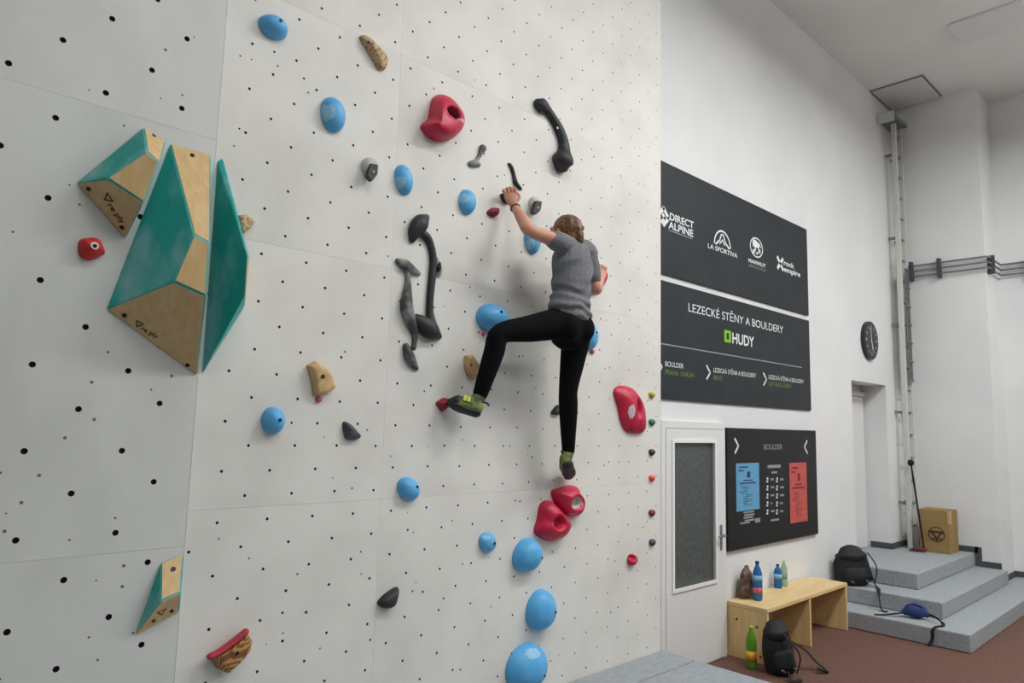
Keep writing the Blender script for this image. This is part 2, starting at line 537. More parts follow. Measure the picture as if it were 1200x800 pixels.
frame('glazing_bead', gl0 - 0.022, gl1 + 0.022, gz0 - 0.022, gz1 + 0.022, gl0 + 0.006, gl1 - 0.006, gz0 + 0.006, gz1 - 0.006, yf - 0.052, yf - 0.04, mat('white_bead', (240, 240, 239), 0.35), d1)
hp = box('handle_plate', 5.835, 5.868, yf - 0.048, yf - 0.040, 0.93, 1.15, galv, d1, 0.003)
tube('handle', [(5.851, yf - 0.046, 1.06), (5.851, yf - 0.085, 1.06), (5.84, yf - 0.092, 1.06), (5.74, yf - 0.09, 1.058)], [0.01, 0.01, 0.009, 0.008], galv, hp)

# ------------------------------------------------------------------ printing helpers (flat print on signs)
def text(s, x0, x1, z, cap, mt, parent, y, name='lettering', bold=0.0):
    """lettering whose baseline starts at (x0, z), ends at x1, caps as high as cap"""
    cu = bpy.data.curves.new('t', 'FONT')
    cu.body = s
    cu.size = 1
    cu.offset = bold
    o = bpy.data.objects.new('t', cu)
    COL.objects.link(o)
    dg = bpy.context.evaluated_depsgraph_get()
    me = bpy.data.meshes.new_from_object(o.evaluated_get(dg))
    bpy.data.objects.remove(o, do_unlink=True)
    bpy.data.curves.remove(cu)
    xs = [v.co.x for v in me.vertices]
    a, b = min(xs), max(xs)
    k = (x1 - x0) / (b - a)
    kz = cap / 0.73
    cx = (x0 + x1) / 2
    for v in me.vertices:
        v.co = Vector(((v.co.x - a) * k + x0 - cx, 0, v.co.y * kz))
    me.materials.clear(); me.materials.append(mt)
    ob = bpy.data.objects.new(name, me)
    COL.objects.link(ob)
    setpar(ob, parent, Vector((cx, y, z)))
    if not s.isascii():
        ob['kind'] = 'stuff'      # letters with loose accents, too small to pick apart
    return ob
def flat(name, polys, y, mt, parent):
    """flat printed polygons (XZ)"""
    V, F = [], []
    for p in polys:
        b = len(V)
        V += [(a, y, c) for a, c in p]
        F.append(tuple(range(b, b + len(p))))
    return mk(name, V, F, mt, parent)
def rect(x0, x1, z0, z1):
    return [(x0, z0), (x1, z0), (x1, z1), (x0, z1)]
def ringpoly(cx, cz, rx, rz, th, n=28, a0=0, a1=2 * math.pi):
    out = []
    for j in range(n):
        a = a0 + (a1 - a0) * j / n; b = a0 + (a1 - a0) * (j + 1) / n
        out.append([(cx + rx * math.cos(a), cz + rz * math.sin(a)), (cx + rx * math.cos(b), cz + rz * math.sin(b)),
                    (cx + (rx - th) * math.cos(b), cz + (rz - th) * math.sin(b)), (cx + (rx - th) * math.cos(a), cz + (rz - th) * math.sin(a))])
    return out
def stroke(pts, th):
    out = []
    for (ax, az), (bx, bz) in zip(pts, pts[1:]):
        d = Vector((bx - ax, bz - az)).normalized(); n = Vector((-d.y, d.x)) * th / 2
        e = d * th * 0.3
        out.append([(ax - e.x + n.x, az - e.y + n.y), (bx + e.x + n.x, bz + e.y + n.y), (bx + e.x - n.x, bz + e.y - n.y), (ax - e.x - n.x, az - e.y - n.y)])
    return out
def BX(px, py):
    q = B(px, py, 0.02); return q.x
def BZ(px, py):
    q = B(px, py, 0.02); return q.z
YS = YB - 0.02        # face of the signs
yp = YS - 0.0012      # print plane

# sponsor banner
s1 = tag(box('sponsor_banner', 4.72, 7.84, YS, YB - 0.001, 3.31, 4.31, banner_m, None, 0.004), 'charcoal banner with four white outdoor sponsor logos, above the second banner', 'banner')
zb = zpt(760, 180, 5)
def bb(z):        # zoom coordinates of the sponsor banner -> (X, Z)
    q = B(760 + z[0] / 5, 180 + z[1] / 5, 0.02); return q.x, q.z
x_, z_ = bb((124, 386)); x2_, _ = bb((264, 430))
text('DIRECT', x_, x2_, z_, .066, white_print, s1, yp, bold=.02)
text('ALPINE', x_ - .02, x2_ - .01, z_ - .080, .066, white_print, s1, yp, bold=.02)
flat('underline', [rect(x_ - .02, x2_ - .02, z_ - .102, z_ - .094)], yp, grey_print, s1)
cx, cz = bb((88, 368))
flat('chevron_logo', stroke([(cx - .075, cz + .0), (cx, cz + .075), (cx + .075, cz + .0)], .036) + stroke([(cx - .01, cz + .015), (cx + .02, cz - .012), (cx - .03, cz - .055)], .032) + stroke([(cx + .075, cz + .0), (cx + .0, cz - .075)], .036), yp, white_print, s1)
cx, cz = bb((433, 542))
flat('mountain_logo', ringpoly(cx, cz, .155, .155, .018, 22, 0, math.pi) + stroke([(cx - .12, cz), (cx - .05, cz + .05), (cx - .02, cz + .11), (cx + .02, cz + .11), (cx + .05, cz + .045), (cx + .12, cz)], .02) + stroke([(cx - .05, cz + .015), (cx + .0, cz + .06), (cx + .04, cz + .015)], .015), yp, white_print, s1)
x_, z_ = bb((348, 547)); x2_, _ = bb((520, 600))
text('LA SPORTIVA', x_, x2_, cz - .065, .046, white_print, s1, yp, bold=.012)
cx, cz = bb((632, 550))
e_ = [(cx - .01 + .085 * math.cos(t) * (1 + .2 * math.cos(3 * t)), cz + .015 + .06 * math.sin(t) * (1 + .15 * math.sin(4 * t))) for t in [k * math.pi / 10 for k in range(20)]]
flat('oval_logo', ringpoly(cx, cz, .135, .105, .014, 30) + [e_] + [rect(cx - .08, cx - .04, cz - .07, cz), rect(cx - .01, cx + .03, cz - .07, cz), rect(cx + .05, cx + .08, cz - .05, cz + .02)], yp, white_print, s1)
x_, _ = bb((585, 640)); x2_, _ = bb((686, 672))
text('MAMMUT', x_, x2_, cz - .180, .040, white_print, s1, yp, bold=.02)
text('ABSOLUTE ALPINE', x_, x2_, cz - .222, .024, grey_print, s1, yp)
x_, z_ = bb((752, 636)); x2_, _ = bb((790, 645)); cx = (x_ + x2_) / 2
flat('cross_logo', stroke([(cx - .06, z_ + .058), (cx + .06, z_ - .058)], .04) + stroke([(cx + .06, z_ + .058), (cx - .06, z_ - .058)], .04), yp, white_print, s1)
x_, z_ = bb((792, 655)); x2_, _ = bb((853, 665)); x3_, _ = bb((888, 700))
text('rock', x_, x2_, z_ + .008, .056, white_print, s1, yp, bold=.025)
text('empire', x_, x3_, z_ - .062, .056, white_print, s1, yp, bold=.025)

# second banner
s2 = tag(box('gym_banner', 4.72, 7.84, YS, YB - 0.001, 2.24, 3.252, banner_m, None, 0.004), 'charcoal gym banner headed in white capitals with a green bracket logo and three columns', 'banner')
def b2(z):
    q = B(760 + z[0] / 4.705, 320 + z[1] / 4.705, 0.02); return q.x, q.z
x_, z_ = b2((220, 210)); x2_, _ = b2((742, 330))
text('LEZECKÉ STĚNY A BOULDERY', x_, x2_, z_, 0.08, white_print, s2, yp)
x_, z_ = b2((418, 378)); x2_, _ = b2((455, 385))
flat('bracket_logo', [rect(x_, x2_, z_ + .088, z_ + .115), rect(x_, x2_, z_, z_ + .027), rect(x_, x_ + .04, z_ + .027, z_ + .088), rect(x2_ - .04, x2_, z_ + .027, z_ + .088)], yp, green_print, s2)
x3_, _ = b2((462, 385)); x4_, _ = b2((582, 405))
text('HUDY', x3_, x4_, z_ + .004, 0.105, white_print, s2, yp, bold=0.02)
x_, z_ = b2((66, 388)); x2_, z2_ = b2((845, 526))
flat('rule_line', [rect(x_, x2_, z_ - .004, z_ + .006)], yp, grey_print, s2)
for zl, zr, t1, zr2, t2, zc in (((92, 512), (192, 515), 'BOULDER', (250, 570), 'PRAHA  KARLÍN', (62, 505)), ((358, 545), (592, 580), 'LEZECKÁ STĚNA A BOULDERY', (406, 597), 'BRNO', (330, 548)), ((662, 582), (856, 612), 'LEZECKÁ STĚNA A BOULDERY', (784, 637), 'ÚSTÍ NAD LABEM', (642, 590))):
    x_, z_ = b2(zl); x2_, _ = b2(zr); x3_, _ = b2(zr2)
    text(t1, x_, x2_, z_, 0.044, white_print, s2, yp)
    text(t2, x_, x3_, z_ - 0.07, 0.044, dgreen_print, s2, yp)
    cx, cz = b2(zc)
    flat('chevron', stroke([(cx - .03, z_ + .05), (cx + .03, z_ - .01), (cx - .03, z_ - .07)], .02), yp, white_print, s2)

# notice board
s3 = tag(box('notice_board', 5.985, 7.905, YB - 0.035, YB - 0.001, 0.90, 2.02, board_m, None, 0.004), 'black notice board with a blue and a red poster, mounted over the bench', 'notice board')
yq = YB - 0.0362
def b3(z):
    q = B(845 + z[0] / 5.33, 495 + z[1] / 5.33, 0.035); return q.x, q.z
x_, z_ = b3((268, 168)); x2_, _ = b3((382, 170))
text('BOULDER', x_, x2_, z_, 0.055, grey_print, s3, yq)
for zc, sg in (((98, 145), 1), ((528, 152), -1)):
    cx, cz = b3(zc)
    flat('chevron', stroke([(cx - .035 * sg, cz + .065), (cx + .03 * sg, cz), (cx - .035 * sg, cz - .065)], .024), yq, white_print, s3)
def poster(name, tl, br, mt, ink, label):
    xa, za = b3(tl); xb, zb_ = b3(br)
    o = box(name, xa, xb, YB - 0.037, YB - 0.0353, zb_, za, mt, s3)
    o['label'] = label
    yy = YB - 0.0376
    W, Hh = xb - xa, za - zb_
    L = [rect(xa + W * .12, xa + W * .5, za - Hh * .10, za - Hh * .07), rect(xa + W * .1, xa + W * .32, za - Hh * .17, za - Hh * .14)]
    L += [rect(xa + W * .46, xa + W * .6, za - Hh * .31, za - Hh * .18)]
    L += [rect(xa + W * .3, xa + W * .72, za - Hh * .38, za - Hh * .355), rect(xa + W * .15, xa + W * .85, za - Hh * .44, za - Hh * .41)]
    rr = random.Random(3)
    for k in range(12):
        zz = za - Hh * (.5 + .035 * k)
        if zz < zb_ + Hh * .05: break
        x1 = xa + W * rr.uniform(.1, .4); L.append(rect(x1, x1 + W * rr.uniform(.15, .45), zz, zz + Hh * .012))
    flat('printed_lines', L, yy, ink, o)['kind'] = 'stuff'
poster('blue_poster', (92, 255), (240, 538), poster_b, navy_print, 'pale blue poster with dark printed lines')
poster('red_poster', (425, 252), (540, 612), poster_r, maroon_print, 'coral red poster with dark printed lines')
L, Lg = [], []
rr = random.Random(5)
for j in range(5):
    for i, zx in enumerate((288, 348)):
        cx, cz = b3((zx, 355 + j * 50))
        L += [rect(cx - .02, cx + .018, cz - .028, cz - .010), rect(cx - .010, cx + .022, cz - .002, cz + .020)]
        Lg.append(rect(cx + .07, cx + rr.uniform(.1, .16), cz - .012, cz + .008))
flat('printed_symbols', L, yq, white_print, s3)['kind'] = 'stuff'
xa, za = b3((290, 275)); xb, _ = b3((372, 275))
Lg += [rect(xa, xb, za - .015, za + .015), rect(xa + .08, xb - .08, za - .07, za - .05)]
xa, za = b3((310, 610)); xb, _ = b3((362, 610)); Lg += [rect(xa, xb, za - .012, za + .008)]
for k, (a, b) in enumerate(((140, 205), (145, 208), (140, 200), (148, 208), (118, 180))):
    xa, za = b3((a, 562 + 17 * k)); xb, _ = b3((b, 562 + 17 * k)); Lg.append(rect(xa, xb, za - .008, za + .008))
xa, za = b3((212, 612)); Lg.append(rect(xa, xa + .1, za - .02, za + .02))
flat('small_print', Lg, yq, grey_print, s3)['kind'] = 'stuff'

# ------------------------------------------------------------------ clock on the hall wall
c = B(1017, 399)
ck = tag(disc('wall_clock', (c.x, YB - 0.001, c.z), 0.25, 0.04, clock_k, None, 32), 'round black wall clock above the recessed doorway', 'clock')
disc('clock_face', (c.x, YB - 0.041, c.z), 0.215, 0.004, clock_f, ck, 32)
marks = []
for k in range(12):
    a = k * math.pi / 6
    d = Vector((math.sin(a), math.cos(a)))
    flat('hour_mark', stroke([(c.x + d.x * .155, c.z + d.y * .155), (c.x + d.x * .195, c.z + d.y * .195)], .03 if k % 3 == 0 else .02), YB - 0.0462, grey_print, ck)
flat('clock_hand', stroke([(c.x, c.z), (c.x + .04, c.z - .12)], .02), YB - 0.0475, white_print, ck)
flat('clock_hand', stroke([(c.x, c.z), (c.x - .02, c.z + .16)], .014), YB - 0.0478, white_print, ck)

# ------------------------------------------------------------------ carpeted corner steps
st = struct(empty('carpeted_steps', (9.5, 2.7, 0)))
st['label'] = 'grey carpeted corner steps leading up to the recessed door'
def slab(x0, y0, z0, z1, xe):
    o = box('step', x0, xe, y0, YB - 0.001, z0, z1, grey_carpet, st)
    bv(o, 0.012, 2)
    return o
box('step', 7.80, XR - 0.003, 1.975, YB - 0.001, 0.001, Z1, grey_carpet, st, 0.012)
box('step', XR - 0.015, 11.555, 1.975, PY - 0.002, 0.001, Z1, grey_carpet, st, 0.006)
box('step', 8.21, XR - 0.003, 2.305, YB - 0.001, Z1 + 0.001, Z2, grey_carpet, st, 0.012)
box('step', 8.65, XR - 0.003, 2.66, YB - 0.001, Z2 + 0.001, Z3, grey_carpet, st, 0.012)
box('recess_floor', RX0 + 0.003, RX1 - 0.003, YB + 0.001, YB + RD - 0.045, Z3 - 0.1, Z3 - 0.003, grey_carpet, st)
# dark skirting that follows the steps
bs = struct(empty('baseboard_right', (XR, 2.8, Z3)))
box('baseboard', XR - 0.015, XR - 0.002, 2.62, YB - 0.02, Z3 + 0.001, Z3 + 0.075, base_m, bs)
box('baseboard', XR - 0.015, XR - 0.002, 2.58, 2.655, Z2 + 0.001, Z3 + 0.075, base_m, bs)
box('baseboard', XR - 0.015, XR - 0.002, PY, 2.579, Z2 + 0.001, Z2 + 0.075, base_m, bs)
box('baseboard', XR, 11.556, PY - 0.015, PY - 0.002, Z1 + 0.001, Z1 + 0.075, base_m, bs)
box('baseboard', 11.54, 11.556, 1.975, PY - 0.016, Z1 + 0.001, Z1 + 0.075, base_m, bs)
bb_ = struct(empty('baseboard_back', (10.5, YB, Z3)))
box('baseboard', RX1, XR - 0.02, YB - 0.015, YB - 0.002, Z3 + 0.001, Z3 + 0.075, base_m, bb_)
box('baseboard', RX1 - 0.016, RX1 - 0.002, YB - 0.014, YB + RD - 0.065, Z3 + 0.001, Z3 + 0.075, base_m, bb_)

# ------------------------------------------------------------------ ladder in the corner
YL = YB - 0.13
lxl = onY(1057.5, 400, YL).x; lxr = lxl + 0.24
ld = tag(empty('wall_ladder', ((lxl + lxr) / 2, YL, Z3)), 'tall pale steel ladder fixed in the corner up to the ceiling hatch', 'ladder')
box('stile', lxl - 0.03, lxl + 0.03, YL - 0.03, YL + 0.03, Z3 + 0.002, 6.5, cream_metal, ld, 0.005)
box('stile', lxr - 0.015, lxr + 0.015, YL - 0.03, YL + 0.03, Z3 + 0.002, 6.5, cream_metal, ld, 0.005)
for k in range(19):
    z = Z3 + 0.28 + k * 0.305
    tube('rung', [(lxl + 0.04, YL, z), (lxr - 0.02, YL, z)], 0.013, galv, ld, 8, 1)
    if k % 4 == 1:
        box('wall_bracket', lxr - 0.012, lxr + 0.012, YL + 0.03, YB - 0.002, z - 0.02, z + 0.02, galv, ld)
        box('wall_bracket', lxl - 0.012, lxl + 0.012, YL + 0.03, YB - 0.002, z - 0.02, z + 0.02, galv, ld)
zt, zb2 = onY(1060, 318, YL).z, onY(1064, 446, YL).z
gp = box('mesh_guard', lxl + 0.05, lxr - 0.025, YL - 0.052, YL - 0.047, zb2, zt, mat('grey_perforated_guard', (150, 153, 150), 0.5, (88, 92, 90), 40, detail=1, lo=0.45, hi=0.55), ld)
for k in range(7):
    zz = zb2 + (zt - zb2) * k / 6
    box('guard_bar', lxl + 0.045, lxr - 0.02, YL - 0.066, YL - 0.053, zz - 0.012, zz + 0.012, galv, gp)
for k in range(2):
    xx = lxl + 0.09 + 0.07 * k
    box('guard_bar', xx - 0.008, xx + 0.008, YL - 0.066, YL - 0.053, zb2, zt, galv, gp)
box('top_plate', lxl - 0.28, lxr + 0.02, YL - 0.10, YB - 0.002, 6.42, 6.47, galv, ld, 0.004)
box('top_bracket', lxl - 0.30, lxl - 0.26, YL - 0.10, YB - 0.002, 6.36, 6.50, cream_metal, ld, 0.004)

# ceiling hatch and a square ceiling tile
hatch = tag(box('ceiling_hatch', 10.04, 10.84, 2.78, YB - 0.03, ZC - 0.03, ZC - 0.001, mat('hatch_paint', (212, 212, 208), 0.8), None, 0.004), 'square grey ceiling hatch above the corner ladder', 'hatch')
frame('hatch_rim', 10.02, 10.86, 2.76, YB - 0.01, 10.04, 10.84, 2.785, YB - 0.035, 0, 0.01, mat('hatch_rim_grey', (130, 130, 126), 0.8), hatch).data.transform(Matrix(((1, 0, 0, 0), (0, 0, 1, 0), (0, 1, 0, 0), (0, 0, 0, 1))))
hr = hatch.children[0]
hr.location = Vector((10.44, (2.76 + YB - 0.01) / 2, ZC - 0.006)) - hatch.location
tl = tag(box('ceiling_tile', 8.95, 9.50, 1.45, 2.185, ZC - 0.035, ZC - 0.001, mat('tile_paint', (226, 226, 222), 0.85), None, 0.006), 'plain square access panel set in the ceiling away from the ladder', 'ceiling panel')

# pipes along the end wall
zp = onX(1110, 309, XR).z
pr = tag(empty('heating_pipes', (XR - 0.06, 2.9, zp)), 'three thin grey pipes clamped along the end wall and round the pier', 'pipes')
for k in range(3):
    z = zp + 0.02 - 0.075 * k
    xo = XR - 0.05
    tube('pipe', [(xo, YB - 0.16, z), (xo, 2.9, z), (xo, PY + 0.05, z), (xo + 0.01, PY - 0.03, z), (xo + 0.12, PY - 0.05, z), (11.45, PY - 0.05, z), (11.51, PY - 0.09, z), (11.51, 1.9, z), (11.51, 1.2, z), (11.51, 0.4, z)],
         0.013, galv, pr, 8, 4)
for y in (2.90, 3.25):
    box('pipe_clamp', XR - 0.085, XR - 0.002, y - 0.02, y + 0.02, zp - 0.19, zp + 0.08, base_m, pr, 0.004)
for y in (2.0, 1.2, 0.5):
    box('pipe_clamp', 11.475, 11.556, y - 0.02, y + 0.02, zp - 0.19, zp + 0.08, base_m, pr, 0.004)
box('pipe_clamp', XR + 0.10, XR + 0.14, PY - 0.085, PY - 0.002, zp - 0.19, zp + 0.06, base_m, pr, 0.004)

# ------------------------------------------------------------------ pine bench
bx0, bx1, by0, by1, bz = 5.975, 7.70, 3.03, YB - 0.02, 0.472
bn = tag(empty('pine_bench', ((bx0 + bx1) / 2, (by0 + by1) / 2, 0)), 'low open pine bench with two compartments below the notice board', 'bench')
box('seat_board', bx0, bx1, by0, by1, bz - 0.036, bz, pine, bn, 0.004)
box('end_panel', bx0 + 0.002, bx0 + 0.034, by0 + 0.004, by1 - 0.004, 0.002, bz - 0.0365, pine_v, bn, 0.002)
box('end_panel', bx1 - 0.034, bx1 - 0.002, by0 + 0.004, by1 - 0.004, 0.002, bz - 0.0365, pine_v, bn, 0.002)
box('divider', 6.815, 6.847, by0 + 0.004, by1 - 0.004, 0.002, bz - 0.0365, pine_v, bn, 0.002)
for kx, kz in ((3.13, 0.30), (3.10, 0.06), (3.22, 0.045), (3.32, 0.33)):
    disc('knot', (bx0 + 0.0022, kx, kz), 0.012, 0.0008, box_ink, bn, 8, axis='X')

# ------------------------------------------------------------------ bottles, bag
def bottle(name, c, h, r, body, cap, label, cat, lab, lz=(0.35, 0.62), two=None):
    root = tag(empty(name, c), label, cat)
    prof = [(r * .72, 0.0), (r * .95, h * .02), (r, h * .06), (r, h * .2), (r * .93, h * .24), (r, h * .28), (r, h * .62), (r * .93, h * .70), (r * .62, h * .82), (r * .36, h * .89), (r * .34, h * .93)]
    lathe('bottle_body', c, prof, body, root, 18)
    lathe('cap', (c[0], c[1], c[2] + h * .932), [(r * .42, 0), (r * .42, h * .05), (r * .36, h * .066)], cap, root, 14)
    lathe('paper_label', (c[0], c[1], c[2] + h * lz[0]), [(r * 1.012, 0), (r * 1.012, h * (lz[1] - lz[0]))], lab, root, 18)
    if two:
        lathe('paper_label', (c[0], c[1], c[2] + h * two[0]), [(r * 1.015, 0), (r * 1.015, h * (two[1] - two[0]))], two[2], root, 18)
    return root
def on_bench(px, py):
    q = onZ(px, py, bz); return (q.x, min(q.y, by1 - 0.05), bz + 0.001)
bottle('water_bottle', on_bench(888, 703), 0.345, 0.043, pet_blue, cap_blue, 'tall blue water bottle with a red banded label on the bench', 'bottle', lab_red, (0.19, 0.33), (0.5, 0.64, lab_blue))
bottle('water_bottle', on_bench(909, 688), 0.225, 0.040, pet_blue, cap_blue, 'short blue bottle with dark cap beside the pale green bottle on the bench', 'bottle', lab_blue, (0.40, 0.6))
bottle('water_bottle', on_bench(917, 686), 0.245, 0.032, pet_clear, cap_green, 'slim pale green bottle with lime cap on the bench', 'bottle', pet_clear, (0.3, 0.5))
q = onZ(881, 783, 0)
bottle('water_bottle', (q.x, q.y, 0.002), 0.345, 0.044, pet_green, cap_green, 'green bottle with a yellow label standing on the carpet by the bench', 'bottle', lab_yel, (0.17, 0.42))
q = on_bench(875, 700)
V, F = [], []
loft(V, F, [(q[0], q[1] - .0, bz + .012), (q[0], q[1], bz + .06), (q[0] + .005, q[1], bz + .15), (q[0] - .005, q[1], bz + .23), (q[0], q[1], bz + .275)],
     [(.10, .05), (.115, .06), (.10, .052), (.065, .035), (.02, .015)], 20, 5, ref=(1, 0, 0))
V = [v + Vector((noise.noise(v * 22), noise.noise(v * 22 + Vector((5, 0, 0))), 0.4 * noise.noise(v * 20 + Vector((0, 9, 0))))) * 0.014 for v in V]
V = [Vector((v.x, min(v.y, by1 + 0.012), max(v.z, bz + .002))) for v in V]
tag(mk('snack_bag', V, F, bag_m, None, Vector((q[0], q[1], bz))), 'crumpled brown plastic bag leaning behind the tall blue bottle', 'bag')

# ------------------------------------------------------------------ rucksacks
def rucksack(name, base, W, D, Hh, rot, lean, label, straps, seed):
    root = tag(empty(name, base), label, 'backpack')
    base = Vector(base)
    R = Matrix.Rotation(rot, 3, 'Z') @ Matrix.Rotation(lean, 3, 'Y')
    def warp(v):
        n_ = Vector((noise.noise(v * 7 + Vector((seed, 0, 0))), noise.noise(v * 7 + Vector((0, seed, 0))), noise.noise(v * 7 + Vector((0, 0, seed)))))
        return v + n_ * 0.018
    def shape(nm, prof, off, mt, par):
        V, F = [], []
        loft(V, F, [Vector((off[0], off[1], z)) for z, a, b in prof], [(a, b) for z, a, b in prof], 20, 4, ref=(1, 0, 0))
        V2 = []
        for v in V:   # square up the section, then crease it
            p = warp(v)
            q = R @ p
            V2.append(base + Vector((q.x, q.y, max(q.z, 0.004))))
        return mk(nm, V2, F, mt, par, base + R @ Vector((off[0], off[1], prof[0][0])), smooth=True)
    shape('main_compartment', [(0.03, W * .42, D * .46), (Hh * .15, W * .5, D * .52), (Hh * .55, W * .47, D * .46), (Hh * .85, W * .40, D * .36), (Hh * .95, W * .30, D * .25)], (0, 0), pack_m, root)
    shape('front_pocket', [(0.05, W * .34, D * .2), (Hh * .25, W * .38, D * .26), (Hh * .48, W * .34, D * .18)], (0.0, -D * .42), pack_m, root)
    shape('lid', [(Hh * .82, W * .40, D * .42), (Hh * .92, W * .42, D * .42), (Hh * 1.0, W * .34, D * .3)], (0, -0.01), pack_m, root)
    hv = [base + R @ Vector(p) for p in ((-W * .12, .02, Hh * .98), (-W * .08, .02, Hh * 1.07), (W * .08, .02, Hh * 1.07), (W * .12, .02, Hh * .98))]
    tube('grab_loop', hv, 0.011, strap_m, root, 6, 3)
    for sp in straps:
        V, F = [], []
        loft(V, F, [Vector(p) for p in sp], [(0.022, 0.006)] * len(sp), 8, 4, ref=(1, 0.3, 0))
        mk('strap', V, F, strap_m, root, smooth=True)
    for k in (-1, 1):
        p = base + R @ Vector((k * W * .2, -D * .66, Hh * .18))
        tube('buckle', [p, p + Vector((0.03, -.006, -.015))], 0.009, galv, root, 6, 1)
    return root
q = onZ(903, 787, 0)
bq = Vector((5.90, 2.88, 0.003))
rucksack('rucksack', bq, 0.27, 0.20, 0.375, math.radians(-35), math.radians(-8), 'black rucksack slumped on the brown carpet against the bench end',
         [[bq + Vector(p) for p in ((.10, .02, .26), (.22, -.10, .17), (.30, -.16, .07), (.33, -.22, .02), (.29, -.25, .016), (.24, -.20, .04))],
          [bq + Vector(p) for p in ((-.10, -.08, .34), (-.06, -.19, .2), (-.05, -.16, .05))],
          [bq + Vector(p) for p in ((-.12, -.12, .06), (-.16, -.17, .012), (-.07, -.20, .012))]], 3)
b2q = Vector((8.38, 3.22, Z2 + 0.003))
rucksack('rucksack', b2q, 0.40, 0.24, 0.355, math.radians(-48), math.radians(-6), 'black rucksack leaning on the grey carpeted steps beside the bench',
         [[b2q + Vector(p) for p in ((.06, -.17, .10), (.02, -.22, .012), (-.04, -.27, .006), (-.16, -.31, .002), (-.24, -.34, -.04), (-.30, -.38, -.15), (-.33, -.44, -.158))],
          [b2q + Vector(p) for p in ((-.02, -.16, .36), (.0, -.24, .22), (.03, -.20, .04))]], 11)

# blue hip bag on the steps
q = onZ(1078, 726, Z1)
hb = tag(empty('hip_bag', (q.x, q.y + .1, Z1)), 'small navy blue hip bag with black straps lying on the lowest step', 'bag')
hc = Vector((q.x + 0.02, q.y + 0.04, Z1))
V, F = [], []
loft(V, F, [hc + Vector(p) for p in ((-.03, .09, .05), (-.02, .05, .068), (0, 0, .08), (.02, -.05, .068), (.03, -.09, .05))], [(.03, .03), (.06, .052), (.076, .062), (.06, .052), (.03, .028)], 14, 4, ref=(0, 0, 1))
V = [v + Vector((noise.noise(v * 16), noise.noise(v * 16 + Vector((3, 1, 2))), noise.noise(v * 16 + Vector((7, 4, 1))))) * 0.012 for v in V]
V = [Vector((v.x, v.y, max(v.z, Z1 + .002))) for v in V]
pb = mk('pouch', V, F, bluebag, hb, smooth=True)
tube('zip', [hc + Vector(p) for p in ((-.05, .07, .12), (-.045, .0, .146), (-.02, -.07, .122))], 0.005, strap_m, pb, 6, 3)
for sp in ([(-.02, .08, .05), (-.10, .15, .035), (-.13, .24, .012), (-.20, .32, .008)], [(.03, -.08, .06), (.0, -.17, .05), (-.09, -.27, .012), (-.21, -.24, .01), (-.26, -.22, -.02), (-.272, -.22, -.10), (-.30, -.19, -.157)]):
    V, F = [], []
    loft(V, F, [hc + Vector(p) for p in sp], [(0.016, 0.005)] * len(sp), 8, 4, ref=(0.3, 1, 0))
    mk('strap', V, F, strap_m, hb, smooth=True)

# ------------------------------------------------------------------ cardboard box, pole and cord by the ladder
cbx = tag(empty('cardboard_box', (10.55, 2.95, Z3)), 'brown cardboard box with a round printed emblem on the top step', 'box')
fx = 10.42
ya = onX(1078, 641, fx).y; yb_ = onX(1114, 643, fx).y
zt = onX(1096, 598, fx).z
box('carton', fx, fx + 0.36, yb_, ya, Z3 + 0.002, zt, cardboard, cbx, 0.006)
cy, cz = (onX(1097.5, 626, fx).y, onX(1097.5, 626, fx).z)
def flatx(name, polys, x, mt, parent):
    V, F = [], []
    for p in polys:
        b = len(V); V += [(x, a, c) for a, c in p]; F.append(tuple(range(b, b + len(p))))
    return mk(name, V, F, mt, parent)
er = 0.098
flatx('round_emblem', ringpoly(cy, cz, er, er, .014, 28) + stroke([(cy + .075, cz + .03), (cy - .075, cz + .03)], .03) + stroke([(cy + .06, cz + .02), (cy + .02, cz - .02), (cy + .0, cz - .075), (cy - .02, cz - .02), (cy - .06, cz + .02)], .022) + stroke([(cy + .05, cz - .05), (cy + .03, cz - .06)], .02) + stroke([(cy - .05, cz - .05), (cy - .03, cz - .06)], .02), fx - 0.0015, box_ink, cbx)
box('tape', fx - 0.001, fx + 0.1, yb_ - 0.001, yb_ + 0.02, zt - 0.16, zt + 0.001, tape_m, cbx)
box('flap', fx + 0.004, fx + 0.356, yb_ + 0.004, ya - 0.004, zt + 0.0005, zt + 0.006, cardboard, cbx)

pa, pb2 = onX(1068, 542, 10.40), onX(1083, 637, 10.36)
pb2.z = Z3 + 0.004
pa.y = YL - 0.085
pl = tag(tube('pole', [pb2, (pa + pb2) / 2, pa], [0.012, 0.012, 0.012], strap_m, None, 8, 2, origin=pb2), 'thin dark pole with a round knob leaning on the ladder beside the carton', 'pole')
V, F = [], []
ellip(V, F, pa, (0.04, 0.04, 0.045))
mk('knob', V, F, strap_m, pl, smooth=True)
pts = []
for k in range(26):
    a = k * 0.75
    pts.append(Vector((10.27 + 0.035 * math.cos(a) * (1 + .3 * math.sin(k)), 3.16 - 0.002 * k + 0.08 * math.sin(a), Z3 + 0.014 + 0.0012 * k)))
tag(tube('cord', pts, 0.010, rope_m, None, 6, 3), 'small maroon cord coiled on the floor at the foot of the ladder', 'cord')


